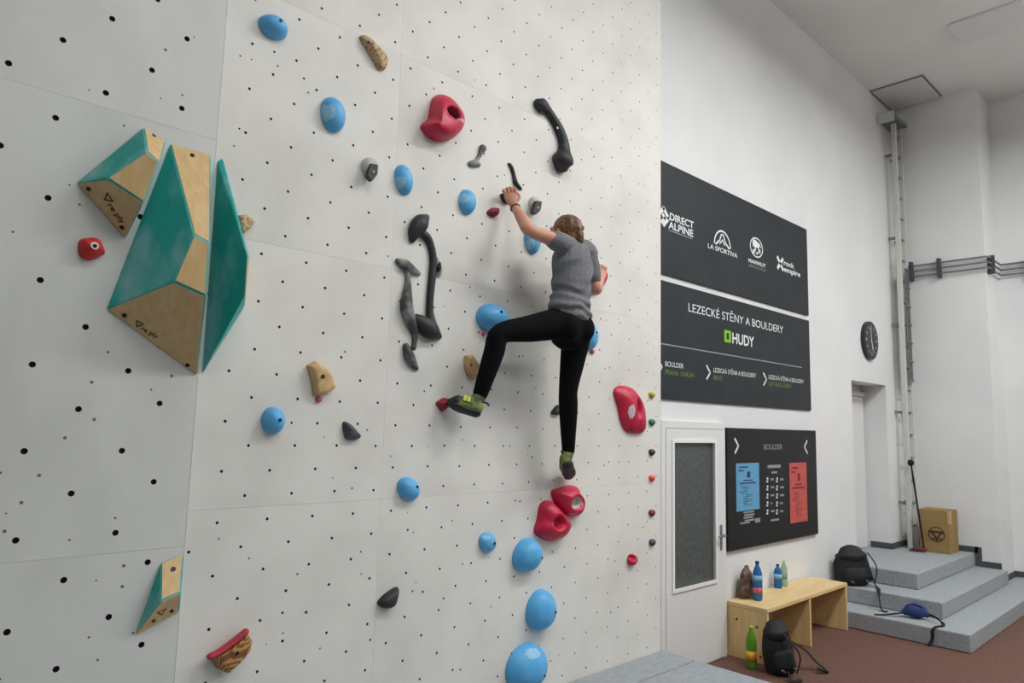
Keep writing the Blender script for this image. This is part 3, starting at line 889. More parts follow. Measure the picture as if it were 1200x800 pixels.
# ------------------------------------------------------------------ climbing holds
def px2m(p):
    return depth(p) / FPX
def plug(name, c, nrm, r, mt, parent, th=0.004, n=10):
    """bolt head or washer lying on a surface"""
    nrm = Vector(nrm).normalized()
    a = nrm.orthogonal().normalized(); b = nrm.cross(a)
    V = []
    for k in (-0.5, 1):
        for j in range(n):
            t = 2 * math.pi * j / n
            V.append(Vector(c) + nrm * th * k + (a * math.cos(t) + b * math.sin(t)) * r)
    F = [tuple(range(n)), tuple(range(2 * n - 1, n - 1, -1))] + [(j, (j + 1) % n, n + (j + 1) % n, n + j) for j in range(n)]
    return mk(name, V, F, mt, parent)
def field(name, ring, cen, h, mats, prof=(2.4, 0.62), pockets=(), patches=(), shift=(0, 0), rough=0.0, rings=14, seed=0, parent=None):
    """a moulded hold: closed outline ring [(X,Z)] on the wall, dome height h, pockets [(X,Z,rx,rz,depth,slot)]"""
    n = len(ring)
    V, F, mi = [], [], []
    def height(x, z, t):
        ww = h * max(0.0, 1 - t ** prof[0]) ** prof[1]
        for a, b, rx, rz, dp, sl in pockets:
            d = ((x - a) / rx) ** 2 + ((z - b) / rz) ** 2
            if d < 1.6:
                ww -= dp * math.exp(-1.8 * d * d) * min(1, ww / (0.5 * h + 1e-6))
        return max(ww, 0.001 if t < 1 else 0)
    rings = 20
    ts = [1.0] + [math.cos(math.pi / 2 * k / rings) ** 0.8 for k in range(1, rings)]
    for t in ts:
        for j in range(n):
            x = cen[0] + (ring[j][0] - cen[0]) * t; z = cen[1] + (ring[j][1] - cen[1]) * t
            ww = height(x, z, t)
            f = ww / h
            nz = rough * noise.noise(Vector((x * 22 + seed, z * 22, seed * 3.1)))
            V.append(Vector((x + shift[0] * f, YC - ww - nz * min(1, f * 2), z + shift[1] * f)))
    V.append(Vector((cen[0] + shift[0], YC - height(cen[0], cen[1], 0), cen[1] + shift[1])))
    def slot(x, z):
        for a, b, rx, rz, dp, sl in pockets:
            if sl and ((x - a) / rx) ** 2 + ((z - b) / rz) ** 2 < 0.8: return sl
        for a, b, rx, rz, sl in patches:
            if ((x - a) / rx) ** 2 + ((z - b) / rz) ** 2 < 1: return sl
        return 0
    R = len(ts)
    for i in range(R - 1):
        for j in range(n):
            f = (i * n + j, i * n + (j + 1) % n, (i + 1) * n + (j + 1) % n, (i + 1) * n + j)
            F.append(f); c = sum((V[k] for k in f), Vector()) / 4; mi.append(slot(c.x, c.z))
    top = R * n
    for j in range(n):
        F.append(((R - 1) * n + j, (R - 1) * n + (j + 1) % n, top))
        c = V[top]; mi.append(slot(c.x, c.z))
    F.append(tuple(range(n - 1, -1, -1))); mi.append(0)
    o = mk(name, V, F, mats, parent, Vector((cen[0], YC, cen[1])), smooth=True, mi=mi)
    o['_h'] = h
    del o['_h']
    def surf(x, z):       # surface height above wall for bolts
        best = None
        for v in V:
            d = (v.x - x) ** 2 + (v.z - z) ** 2
            if best is None or d < best[0]: best = (d, v)
        return best[1]
    return o, surf
def hold_bolt(o, surf, px, py, r=0.008, mt=None, hh=0.03):
    q = P(px, py, hh)
    s = surf(q.x, q.z)
    plug('bolt', (q.x, s.y, q.z), (0.15, -1, 0.1), r, mt or dark_steel, o)
def dome(px, py, wpx, hpx, h, mt, label, cat='climbing hold', egg=0.0, rot=0.0, prof=(2.2, 0.55), patch=None, bolt=None, shift=(0, 0), group=None, name='round_hold', pockets=(), seed=0, mats=None):
    """rounded hold whose outline spans about wpx x hpx around (px,py)"""
    c = P(px, py, h * 0.4); s = px2m(c)
    a, b = wpx * s * 0.7, hpx * s * 0.5
    X, Z = c.x, c.z
    n = 48
    def ring(X, Z, a, b):
        out = []
        for j in range(n):
            t = 2 * math.pi * j / n
            x, z = a * math.cos(t), b * math.sin(t)
            x *= 1 - egg * math.sin(t)
            out.append((X + x * math.cos(rot) - z * math.sin(rot), Z + x * math.sin(rot) + z * math.cos(rot)))
        return out
    for it in range(10):
        R = ring(X, Z, a, b)
        us, vs = [], []
        for t in (1, .9, .7, .5, .3, 0):
            ww = h * max(0, 1 - t ** prof[0]) ** prof[1]
            for x, z in R:
                f = ww / h
                u, v = proj(Vector((X + (x - X) * t + shift[0] * f, YC - ww, Z + (z - Z) * t + shift[1] * f)))
                us.append(u); vs.append(v)
        a *= max(0.6, min(1.6, wpx / (max(us) - min(us)))); b *= max(.6, min(1.6, hpx / (max(vs) - min(vs))))
        X += (px - (max(us) + min(us)) / 2) * s * 1.3
        Z -= (py - (max(vs) + min(vs)) / 2) * s
    pk = [(P(q[0], q[1], h * .8).x, P(q[0], q[1], h * .8).z, q[2] * s * 1.4, q[2] * s, q[3], q[4]) for q in pockets]
    pt = []
    if patch:
        q = P(patch[0], patch[1], h * .7); pt = [(q.x, q.z, patch[2] * s * 1.3, patch[3] * s, 1)]
    o, sf = field(name, ring(X, Z, a, b), (X, Z), h, mats or [mt, blue_w], prof, pockets=pk, patches=pt, shift=shift, rough=0.0015, seed=px)
    if bolt:
        hold_bolt(o, sf, bolt[0], bolt[1], 0.0085, None, h * .6)
    return tag(o, label, cat, group)
def blob(name, pts, h, mats, label, prof=(2.4, 0.6), pockets=(), patches=(), bolt=None, bmt=None, br=0.0085, rough=0.003, cat='climbing hold', cen=None, shift=(0, 0), lift=0.4, group=None, sharp=False):
    q = [P(x, y, h * lift) for x, y in pts]
    if sharp:
        c2 = [Vector((p.x, p.z)) for p in q]
        ring = [tuple(c2[i].lerp(c2[(i + 1) % len(c2)], k / 6)) for i in range(len(c2)) for k in range(6)]
    else:
        ring = [(v.x, v.y) for v in catmull([Vector((p.x, p.z)) for p in q], 6, True)]
    cx = sum(r[0] for r in ring) / len(ring); cz = sum(r[1] for r in ring) / len(ring)
    if cen:
        c = P(cen[0], cen[1], h); cx, cz = c.x, c.z
    s = px2m(Vector((cx, YC, cz)))
    pk = []
    for x, y, rx, ry, dp, sl in pockets:
        c = P(x, y, h * .75); pk.append((c.x, c.z, rx * s * 1.4, ry * s, dp, sl))
    pt = []
    for x, y, rx, ry, sl in patches:
        c = P(x, y, h * .75); pt.append((c.x, c.z, rx * s * 1.4, ry * s, sl))
    o, sf = field(name, ring, (cx, cz), h, mats, prof, pk, pt, shift, rough, seed=pts[0][0])
    if bolt:
        hold_bolt(o, sf, bolt[0], bolt[1], br, bmt, h * .8)
    return tag(o, label, cat, group)

# --- rounded blue holds
dome(320, 32, 35, 31, .075, blue_m, 'rounded blue hold highest on the wall, above the teal volumes', bolt=(326, 27), seed=1)
dome(390, 135, 30, 42, .07, blue_m, 'oval blue hold with a pale worn patch, below the tan finger-shaped hold', patch=(384, 131, 6, 9), rot=.1)
dome(473, 211, 22, 36, .055, blue_m, 'oval blue hold beside the white hold with a black insert', patch=(469.5, 213, 4.5, 7), rot=.2)
dome(547.5, 237, 21, 30, .055, blue_m, 'small oval blue hold next to the tiny dark red chip', patch=(544.5, 232, 4, 6), rot=-.12)
dome(624, 280, 20, 36, .055, blue_m, "oval blue hold behind the climber's raised arm", patch=(622, 286, 4, 6), rot=.05)
dome(577, 373, 39, 34, .10, blue_m, "large round blue hold above the climber's bent knee", bolt=(583, 366))
dome(691, 394, 21, 33, .07, blue_m, "round blue hold half hidden behind the climber's hip", bolt=(696, 390))
dome(320, 492.5, 28, 32, .07, blue_m, 'rounded blue hold below the tan wedge hold', bolt=(325, 492), rot=.2)
dome(478.5, 572.5, 27, 28, .06, blue_m, 'tilted oval blue hold standing alone under the dark half-moon hold', bolt=(486.5, 570), rot=-.6)
dome(571, 635, 21, 24, .05, blue_m, 'smallest blue hold beside the row of three big blue holds', bolt=(577, 636), rot=-.5, patch=(570, 630, 3.5, 2.5))
dome(618, 650, 36, 41, .10, blue_m, 'egg-shaped blue hold directly below the two crimson jugs', bolt=(632, 653), egg=.12, shift=(-.01, .01))
dome(634, 714, 37, 49, .10, blue_m, 'big egg-shaped blue hold in the middle of the three stacked ones', bolt=(647, 716), egg=.08)
dome(617, 781, 50, 58, .12, blue_m, 'biggest blue hold, lowest on the wall near the mat', bolt=(634, 790), patch=(625, 766, 8, 5))

# --- crimson jugs
z1f = zpt(410, 90, 4.286)
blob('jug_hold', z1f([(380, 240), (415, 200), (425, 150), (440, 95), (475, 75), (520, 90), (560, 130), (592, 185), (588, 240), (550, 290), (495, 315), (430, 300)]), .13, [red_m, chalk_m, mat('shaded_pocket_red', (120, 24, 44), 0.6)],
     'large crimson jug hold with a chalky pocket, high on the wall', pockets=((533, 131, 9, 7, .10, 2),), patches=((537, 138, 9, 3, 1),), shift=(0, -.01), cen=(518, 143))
z2f = zpt(680, 430, 3.2)
blob('jug_hold', z2f([(130, 95), (145, 72), (175, 70), (205, 85), (235, 130), (247, 180), (245, 240), (210, 250), (175, 240), (155, 200), (145, 150)]), .075, [red_m, chalk_m],
     'tall crimson jug hold with a chalked slot near the edge of the wall', pockets=((748.5, 478, 3.6, 11, .07, 0),), patches=((739, 482, 3.6, 8, 1),), bolt=(744, 504), lift=.25)
z3f = zpt(640, 500, 5.717)
blob('jug_hold', z3f([(62, 435), (100, 415), (160, 395), (210, 395), (215, 425), (250, 460), (268, 520), (250, 580), (215, 605), (165, 600), (115, 560), (75, 500)]), .10, [red_m, chalk_m],
     "crimson jug with a round chalked pocket right under the climber's foot", pockets=((677, 589, 8, 8, .07, 1),))
z4f = zpt(540, 560, 3.335)
blob('jug_hold', z4f([(303, 210), (316, 160), (325, 110), (345, 90), (370, 95), (395, 125), (432, 165), (434, 200), (410, 235), (365, 250), (325, 235)]), .11, [red_m, chalk_m],
     'crimson jug with a dark pocket, the lower one of the touching pair', pockets=((655, 612, 7, 8, .09, 0),))
z5f = zpt(630, 240, 6.154)
blob('jug_hold', z5f([(425, 452), (470, 460), (500, 500), (485, 560), (430, 640), (360, 640), (365, 560), (395, 490)]), .07, [red_m, chalk_m], "crimson hold gripped by the climber's lowered right hand", lift=.2)
z6f = zpt(505, 440, 13.33)
blob('foot_hold', z6f([(105, 430), (150, 385), (230, 345), (310, 370), (320, 470), (250, 520), (190, 560), (145, 500)]), .05, [mat('dark_red_hold', (140, 24, 46), 0.5)], "small dark red foothold under the climber's left shoe", bolt=(521, 473), br=.006)
blob('foot_hold', z1f([(695, 675), (720, 656), (752, 660), (750, 690), (728, 704), (703, 692)]), .04, [mat('dark_red_hold', (140, 24, 46), 0.5)], 'tiny dark red chip between the oval blue hold and the raised hand', bolt=(580, 248), br=.005)
dome(741, 655.5, 13, 14, .05, red_m, 'small crimson ring-shaped hold low at the far edge of the wall', pockets=((743, 654, 3.2, .04, 0),), mats=[red_m, chalk_m], name='foot_hold')
z7f = zpt(80, 140, 5)
blob('foot_hold', z7f([(63, 735), (75, 700), (110, 690), (160, 688), (195, 708), (222, 772), (205, 792), (150, 818), (100, 812), (70, 785)]), .055, [red2_m], 'bright red hold with a steel bolt beside the teal volumes', bolt=(109.8, 288.5), bmt=steel, br=.016)
o = [x for x in bpy.data.objects if x.get('label', '').startswith('bright red hold')][0]
c = P(109.8, 288.5, .05)
plug('bolt_socket', (c.x + .002, YC - .0585, c.z), (0, -1, 0), .008, dark_steel, o, .003)

# --- tan and wooden holds
blob('finger_hold', zpt(400, 0, 2.9625)([(68, 125), (85, 119), (112, 145), (150, 183), (166, 210), (156, 238), (135, 240), (115, 207), (86, 160)]), .05, [speck_m], 'tan finger-shaped hold next to the highest panel joint', prof=(3, .6), bolt=(432, 49), br=.006)
blob('wedge_hold', z7f([(994, 562), (1045, 557), (1092, 600), (1062, 640), (1020, 672), (1004, 655)]), .03, [speck_m], 'speckled beige hold half hidden behind the tall teal volume', sharp=True, lift=.3, prof=(7, .42), bolt=(280.6, 263.4), br=.009)
blob('wedge_hold', zpt(0, 270, 2.9625)([(1069, 468), (1094, 453), (1127, 475), (1152, 510), (1161, 548), (1130, 570), (1092, 574), (1083, 520)]), .05, [tan_m], 'tan wedge hold with a pink screw below it', sharp=True, lift=.3, prof=(7, .42), bolt=(377, 441), br=.011)
blob('wedge_hold', zpt(500, 340, 3.333)([(152, 255), (172, 248), (207, 305), (205, 340), (182, 348), (157, 325), (149, 290)]), .045, [tan_m], "tan wedge hold beside the climber's left shin", sharp=True, lift=.3, prof=(7, .42), bolt=(551, 428), br=.006)
o = blob('wooden_hold', zpt(140, 630, 4.705)([(495, 652), (560, 622), (640, 562), (697, 513), (727, 560), (717, 612), (660, 682), (590, 745), (540, 722)]), .06, [wood_d, mat('red_resin_lip', (178, 48, 66), 0.5)], 'wooden hold with curved growth rings and a red upper lip, near the mat', sharp=True, lift=.3, prof=(7, .42), bolt=(276.5, 764), br=.008)
zz = zpt(140, 630, 4.705)([(497, 655), (560, 622), (640, 562), (697, 515)])
V, F = [], []
loft(V, F, [P(x, y, .045) for x, y in zz], [(.012, .024)] * 4, 10, 4, ref=(0, 0, 1))
mk('red_lip', V, F, mat('red_resin_lip', (178, 48, 66), 0.5), o, smooth=True)

# --- black holds
blob('half_moon_hold', zpt(400, 270, 2.9625)([(9, 668), (28, 667), (58, 697), (70, 718), (42, 728), (16, 718)]), .04, [mat('dark_slate_hold', (58, 66, 72), 0.5, (84, 92, 98), 16)], 'dark slate half-moon hold below the black curved pair', prof=(3, .6), bolt=(410, 503), br=.004)
blob('half_moon_hold', zpt(400, 530, 2.9625)([(131, 522), (160, 490), (200, 468), (197, 505), (182, 537), (150, 542)]), .05, [black_m], 'black half-moon hold standing alone low on the wall', prof=(3, .6))
blob('half_moon_hold', zpt(500, 340, 3.333)([(490, 478), (508, 452), (520, 450), (526, 482), (505, 486)]), .035, [black_m], "small black hold peeking out behind the climber's straight leg")
blob('crimp_hold', zpt(580, 215, 10)([(86, 122), (120, 104), (175, 100), (205, 150), (190, 225), (140, 226), (102, 182)]), .055, [black_m], "small black crimp under the climber's raised left hand")
def worm(name, runs, mats, label, sink=0.5):
    """curved tube holds: each run = (pixel points, pixel radii)"""
    V, F = [], []
    for pts, rad in runs:
        R = []
        Q = []
        for (x, y), r in zip(pts, rad):
            s = px2m(P(x, y)); rr = r * s
            Q.append(P(x, y, rr * sink)); R.append((rr, rr * 1.15))
        loft(V, F, Q, R, 12, 4, ref=(0, -1, 0))
    V = [Vector((v.x, min(v.y, YC), v.z)) for v in V]
    c = sum(V, Vector()) / len(V)
    return tag(mk(name, V, F, mats, None, Vector((c.x, YC, c.z)), smooth=True), label, 'climbing hold')
o = worm('curved_hold', [(z1f([(945, 135), (965, 145), (990, 165), (1022, 212), (1054, 270), (1073, 330), (1076, 380), (1070, 420), (1066, 440)]), [5.5, 7.5, 5, 4.8, 5.5, 6, 7.5, 12, 9.5])], black_m, 'long black curved hold with knobbed ends, high near the panel joint')
plug('bolt', P(653, 150, .035), (0, -1, 0), .007, steel, o)
zc = zpt(440, 240, 4)
o = worm('curved_hold', [(zc([(172, 165), (185, 125), (212, 85), (240, 58)]), [3.5, 7.5, 9, 3.5]),
                         (zc([(205, 125), (240, 150), (262, 200), (270, 260), (266, 330), (257, 420), (254, 500), (262, 560)]), [4, 4.5, 4, 4, 4.2, 4, 4.2, 6]),
                         (zc([(196, 540), (230, 565), (262, 590), (296, 615)]), [7, 9.5, 9.5, 4])], [black_m], 'tall black S-shaped hold, the longer one of the curved pair')
o2 = worm('curved_hold', [(zc([(104, 262), (135, 278), (165, 300), (203, 322)]), [3, 5.5, 5, 2.5]),
                          (zc([(145, 290), (152, 340), (150, 400), (146, 470), (160, 530), (180, 580), (184, 630), (178, 670)]), [3.5, 3, 4.5, 7, 6.5, 5, 2.8, 3]),
                          (zc([(143, 660), (155, 700), (172, 735), (193, 766)]), [3.5, 5.5, 5, 2.5])], [grey_hold], 'chalky grey-black curved hold, the shorter one of the pair')
plug('bolt', P(478.5, 361, .04), (-.3, -1, 0), .007, dark_steel, o2)
plug('bolt', P(514, 391, .05), (0, -1, 0), .006, dark_steel, o)
worm('bone_hold', [(z1f([(603, 436), (622, 436), (648, 440)]), [2.5, 3.6, 2.5]), (z1f([(622, 436), (640, 415), (654, 388), (668, 358)]), [3.2, 2.2, 2.4, 4.2])], [grey_hold], 'small grey bone-shaped hold below the large crimson jug')
worm('curved_hold', [(z1f([(798, 438), (812, 455), (824, 495), (834, 535), (858, 562)]), [1.5, 2.2, 2.2, 2.8, 1.8])], [black_m], "thin black curved hold just above the climber's raised hand")
blob('crimp_hold', zc([(288, 238), (308, 258), (318, 300), (306, 338), (288, 320), (280, 270)]), .04, [white_hold, black_m], 'pale grey hold tucked against the tall black S-shaped hold', patches=((514.5, 313, 1.5, 6, 1),), bolt=(514, 313), br=.006)
for (cx_, cy_, wp, hp_), ins, nm in (((433.5, 196.5, 21, 24), z1f([(100, 438), (134, 445), (131, 492), (107, 524), (84, 500)]), 'white round hold with a black insert, left of the oval blue hold'),
                                   ((627, 240.5, 15.5, 20), zpt(500, 210, 5)([(636, 128), (668, 134), (657, 186), (636, 206), (618, 192)]), "white round hold with a black insert beside the climber's head")):
    o = dome(cx_, cy_, wp, hp_, .05, white_hold, nm, mats=[white_hold, chalk_m], name='round_hold', prof=(3, .5))
    Q = [P(x, y, .05) for x, y in ins]
    n = len(Q)
    V = [Vector((q.x, YC - .030, q.z)) for q in Q] + [Vector((q.x, YC - .064, q.z)) for q in Q]
    F = [tuple(range(n)), tuple(range(2 * n - 1, n - 1, -1))] + [(i, (i + 1) % n, n + (i + 1) % n, n + i) for i in range(n)]
    i_ = mk('black_insert', V, F, black_m, o)
    c = sum(V[n:], Vector()) / n
    plug('bolt', c, (0, -1, 0), .006, steel, i_)

# --- little screw-on chips
SC = 'small screw-on foothold '
for x, y, r, col, nm in ((764, 463, 8, (170, 176, 40), 'yellow-green chip, topmost in the column at the wall edge'), (764, 495, 8.5, (30, 120, 78), 'green chip under the yellow-green one at the wall edge'),
                         (764, 530, 8, (48, 50, 46), 'charcoal chip under the green one at the wall edge'), (764, 560.5, 8, (226, 84, 70), 'coral red chip in the column at the wall edge'),
                         (764, 601, 8.5, (120, 44, 44), 'dark red chip under the coral one at the wall edge'), (764.5, 635.5, 8.5, (62, 70, 84), 'slate blue chip, lowest in the column at the wall edge')):
    mm = mat('chip_%d_%d_%d' % col, col, .5)
    o = dome(x, y, r, r, .03, mm, nm, name='foot_chip', mats=[mm, mm], egg=-.35, prof=(2, .6))
    c = P(x, y - 1, .03); plug('bolt', (c.x, YC - .03, c.z), (0, -1, 0), .005, steel, o)
dome(373.5, 468, 8, 7, .02, pink_m, 'pink screw-on chip under the tan wedge hold', name='foot_chip', mats=[pink_m, pink_m])
dome(566.5, 391, 5, 5, .02, pink_m, 'pink screw-on chip below the large round blue hold', name='foot_chip', mats=[pink_m, pink_m])
dome(694, 412, 5.5, 6, .02, pink_m, "pink screw-on chip below the blue hold at the climber's hip", name='foot_chip', mats=[pink_m, pink_m])

# ------------------------------------------------------------------ faceted teal and plywood volumes
def text3(s, o0, xd, yd, width, cap, mt, parent, bold=0.0):
    cu = bpy.data.curves.new('t', 'FONT'); cu.body = s; cu.size = 1; cu.offset = bold
    o = bpy.data.objects.new('t', cu); COL.objects.link(o)
    me = bpy.data.meshes.new_from_object(o.evaluated_get(bpy.context.evaluated_depsgraph_get()))
    bpy.data.objects.remove(o, do_unlink=True); bpy.data.curves.remove(cu)
    a = min(v.co.x for v in me.vertices); b = max(v.co.x for v in me.vertices)
    for v in me.vertices:
        v.co = xd * ((v.co.x - a) / (b - a) * width) + yd * (v.co.y * cap / .73)
    me.materials.clear(); me.materials.append(mt)
    ob = bpy.data.objects.new('lettering', me); COL.objects.link(ob)
    setpar(ob, parent, o0)
    return ob
def facet_volume(name, V, F, label, wood, bev=0.006):
    """V: dict of named corner points, F: faces by corner names; wood: faces covered by plywood plates"""
    keys = list(V); idx = {k: i for i, k in enumerate(keys)}
    o = mk(name, [V[k] for k in keys], [tuple(idx[c] for c in f) for f in F], teal_m)
    bv(o, bev, 2)
    cen = sum(V.values(), Vector()) / len(V)
    plates = []
    for f in wood:
        pts = [V[c] for c in f]
        c = sum(pts, Vector()) / len(pts)
        nrm = (pts[1] - pts[0]).cross(pts[2] - pts[0]).normalized()
        if nrm.dot(c - cen) < 0: nrm = -nrm
        ins = []
        for i, p in enumerate(pts):
            d = (pts[i - 1] - p).normalized() + (pts[(i + 1) % len(pts)] - p).normalized()
            ins.append(p + d.normalized() * 0.009)
        n = len(ins)
        VV = [p - nrm * .002 for p in ins] + [p + nrm * .0025 for p in ins]
        FF = [tuple(range(n)), tuple(range(2 * n - 1, n - 1, -1))] + [(i, (i + 1) % n, n + (i + 1) % n, n + i) for i in range(n)]
        plates.append((mk('plywood_face', VV, FF, wood_l, o), nrm, c))
    return tag(o, label, 'climbing volume'), plates
def face_pt(px, py, c, nrm, off=.004):
    d = ray(px, py)
    return CAM + d * ((c - CAM).dot(nrm) / d.dot(nrm)) + nrm * off
def mark(o, plate, nrm, c, p0, p1, bolts):
    a = face_pt(*p0, c, nrm); b = face_pt(*p1, c, nrm)
    xd = (b - a).normalized(); yd = nrm.cross(xd)
    W = (b - a).length; cap = W * .2
    tri = [a + yd * cap * 1.5 - xd * 0, a + xd * cap * 1.7 + yd * cap * 1.4, a + xd * cap * .85]
    V, F = [], []
    t_ = .22
    ctr = sum(tri, Vector()) / 3
    inn = [p + (ctr - p) * .45 for p in tri]
    mk('triangle_logo', tri + inn, [(0, 1, 4, 3), (1, 2, 5, 4), (2, 0, 3, 5)], box_ink, plate)
    text3('re ply', a + xd * cap * 1.7, xd, yd, W - cap * 1.7, cap * 1.05, box_ink, plate, .02)
    for q in bolts:
        plug('bolt', face_pt(*q, c, nrm, .002), nrm, .010, dark_steel, plate)
FR = [('a', 'b', 'e', 'f'), ('b', 'c', 'd', 'e'), ('e', 'd', 'g', 'f'), ('a', 'f', 'g', 'h'), ('c', 'h', 'g', 'd'), ('a', 'h', 'c', 'b')]
WD = [('b', 'c', 'd', 'e'), ('e', 'd', 'g', 'f'), ('a', 'f', 'g', 'h')]
def vol(base, tops):
    V = {k: P(*p) for k, p in zip('abch', base)}
    V.update({k: P(*p) for k, p in zip('edgf', tops)})
    return V
A = vol([(89, 214), (168, 149), (194, 166), (147, 280)], [(171.4, 177.6, .173), (187.1, 190.5, .195), (168.5, 237.1, .188), (125.1, 208.4, .129)])
o, pl_ = facet_volume('faceted_volume', A, FR, 'small tilted teal and plywood volume, left of the tall split volume', WD)
mark(o, *pl_[2], (118, 228), (143, 262), [(104.5, 221), (143.5, 266)])
plug('bolt', face_pt(180, 159.5, pl_[0][2], pl_[0][1], .002), pl_[0][1], .009, dark_steel, pl_[0][0])
Bv = vol([(124, 362), (199, 168), (247, 181), (231, 440)], [(226.6, 275.1, .237), (245.5, 284.9, .252), (241.8, 346.6, .255), (203.2, 329.3, .224)])
o, pl_ = facet_volume('faceted_volume', Bv, FR, 'tall teal volume with three plywood faces, beside the panel joint', WD)
mark(o, *pl_[2], (155, 380), (184, 396), [(146, 369), (220, 427)])
plug('bolt', face_pt(225, 182.5, pl_[0][2], pl_[0][1], .002), pl_[0][1], .010, dark_steel, pl_[0][0])
cs, nr = pl_[2][2], pl_[2][1]
V, F = [], []
loft(V, F, [face_pt(x, y, cs, nr, .0005) for x, y in ((206, 345), (200, 362), (193, 374), (188, 392), (185.5, 407))], [(.0045, .0015)] * 5, 6, 3, ref=tuple(nr.orthogonal()))
mk('dark_curved_line', V, F, box_ink, pl_[2][0])  # thin dark curved line across the lower plywood face
mir = lambda q: Vector((2 * (XS + .002) - q.x, q.y, q.z))
Cv = {'a': Vector((XS + .006, YC, 3.165)), 'b': Vector((XS + .03, YC, 3.19)), 'c': Vector((XS + .19, YC, 2.74)), 'd': Vector((XS + .18, YC, 2.50)), 'e': Vector((XS + .012, YC, 2.17)),
      'p': P(290, 300, .25), 'q': P(287, 346, .25)}
FC = [('a', 'p', 'b'), ('a', 'e', 'q', 'p'), ('b', 'p', 'c'), ('p', 'q', 'd', 'c'), ('q', 'e', 'd'), ('a', 'b', 'c', 'd', 'e')]
facet_volume('faceted_volume', Cv, FC, 'narrow plain teal volume joined to the tall plywood one at the joint', [('p', 'q', 'd', 'c')])
Dv = {'a': P(157, 745), 'b': P(188, 659), 'c': P(215, 648), 'h': P(210, 717), 'e': P(188, 704, .09), 'd': P(212, 694, .09)}
o, pl_ = facet_volume('faceted_volume', Dv, [('a', 'b', 'e'), ('b', 'c', 'd', 'e'), ('a', 'e', 'd', 'h'), ('c', 'h', 'd'), ('a', 'h', 'c', 'b')], 'small teal and plywood wedge volume low beside the panel joint', [('b', 'c', 'd', 'e'), ('a', 'e', 'd', 'h')])
n_, c_ = pl_[1][1], pl_[1][2]
a = face_pt(183, 723, c_, n_); xd = (face_pt(192, 719, c_, n_) - a).normalized(); yd = n_.cross(xd)
tri = [a + yd * .035, a + xd * .042 + yd * .035, a + xd * .021]
ctr = sum(tri, Vector()) / 3; inn = [p + (ctr - p) * .4 for p in tri]
mk('triangle_logo', tri + inn, [(0, 1, 4, 3), (1, 2, 5, 4), (2, 0, 3, 5)], box_ink, pl_[1][0])
plug('bolt', face_pt(179.5, 726.5, c_, n_, .002), n_, .008, dark_steel, pl_[1][0])
plug('bolt', face_pt(201, 715.5, c_, n_, .002), n_, .008, dark_steel, pl_[1][0])
plug('bolt', face_pt(203, 667, pl_[0][2], pl_[0][1], .002), pl_[0][1], .010, dark_steel, pl_[0][0])

# ------------------------------------------------------------------ the climber
def J(x, y, o): return P(x, y, o)
def solid(name, V, F, voxel, smooth, mt, parent=None, origin=None, fn=None):
    """fuse overlapping closed forms into one skin"""
    me = bpy.data.meshes.new('tmp'); me.from_pydata([tuple(v) for v in V], [], F)
    o = bpy.data.objects.new('tmp', me); COL.objects.link(o)
    m_ = o.modifiers.new('r', 'REMESH'); m_.mode = 'VOXEL'; m_.voxel_size = voxel
    s_ = o.modifiers.new('s', 'SMOOTH'); s_.factor = .5; s_.iterations = smooth
    me2 = bpy.data.meshes.new_from_object(o.evaluated_get(bpy.context.evaluated_depsgraph_get()))
    bpy.data.objects.remove(o, do_unlink=True); bpy.data.meshes.remove(me)
    origin = origin if origin is not None else sum((v.co for v in me2.vertices), Vector()) / len(me2.vertices)
    for v in me2.vertices:
        if fn: v.co = fn(v.co)
        v.co = v.co - origin
    me2.polygons.foreach_set('use_smooth', [True] * len(me2.polygons))
    me2.materials.clear(); me2.materials.append(mt)
    ob = bpy.data.objects.new(name, me2); COL.objects.link(ob)
    setpar(ob, parent, origin)
    return ob
SL, SR = J(657, 284.5, .34), J(687.5, 294, .27)
EL, WL = J(620, 269.5, .28), J(603.5, 243, .115)
ER, WR = J(698, 338, .27), J(703.5, 329, .14)
HL, HR = J(655, 379, .30), J(677, 382, .28)
KL, AL = J(586, 391, .21), J(562, 464, .13)
KR, AR = J(666, 456, .22), J(666, 529, .16)
SM, HM_ = (SL + SR) / 2, (HL + HR) / 2
side = (SR - SL).normalized(); hside = (HR - HL).normalized()
spine = (SM - HM_).normalized()
NK = SM + spine * .05
HD = J(661, 272.5, .27)
V, F = [], []
# torso and pelvis
loft(V, F, [HM_ - spine * .04, HM_ + spine * .06, HM_ + spine * .17, HM_ + spine * .30, SM - spine * .06, SM + spine * .01],
     [(.135, .10), (.14, .10), (.115, .085), (.13, .095), (.145, .09), (.10, .06)], 18, 4, ref=side)
loft(V, F, [SM - spine * .01, NK, HD + (NK - HD) * .35], [.06, .05, .048], 12, 3)
def limb(pts, rad): loft(V, F, pts, rad, 14, 5)
limb([SM + (SL - SM) * .6, SL, (SL + EL) / 2 , EL, EL + (WL - EL) * .3, WL], [.05, .052, .043, .039, .041, .026])
limb([SM + (SR - SM) * .6, SR, (SR + ER) / 2, ER, ER + (WR - ER) * .35, WR], [.05, .052, .043, .039, .041, .027])
limb([HM_ + (HL - HM_) * .6, HL, (HL + KL) / 2, KL, KL + (AL - KL) * .3, AL], [.085, .09, .073, .054, .055, .033])
limb([HM_ + (HR - HM_) * .6, HR, (HR + KR) / 2, KR, KR + (AR - KR) * .3, AR], [.085, .09, .073, .054, .055, .033])
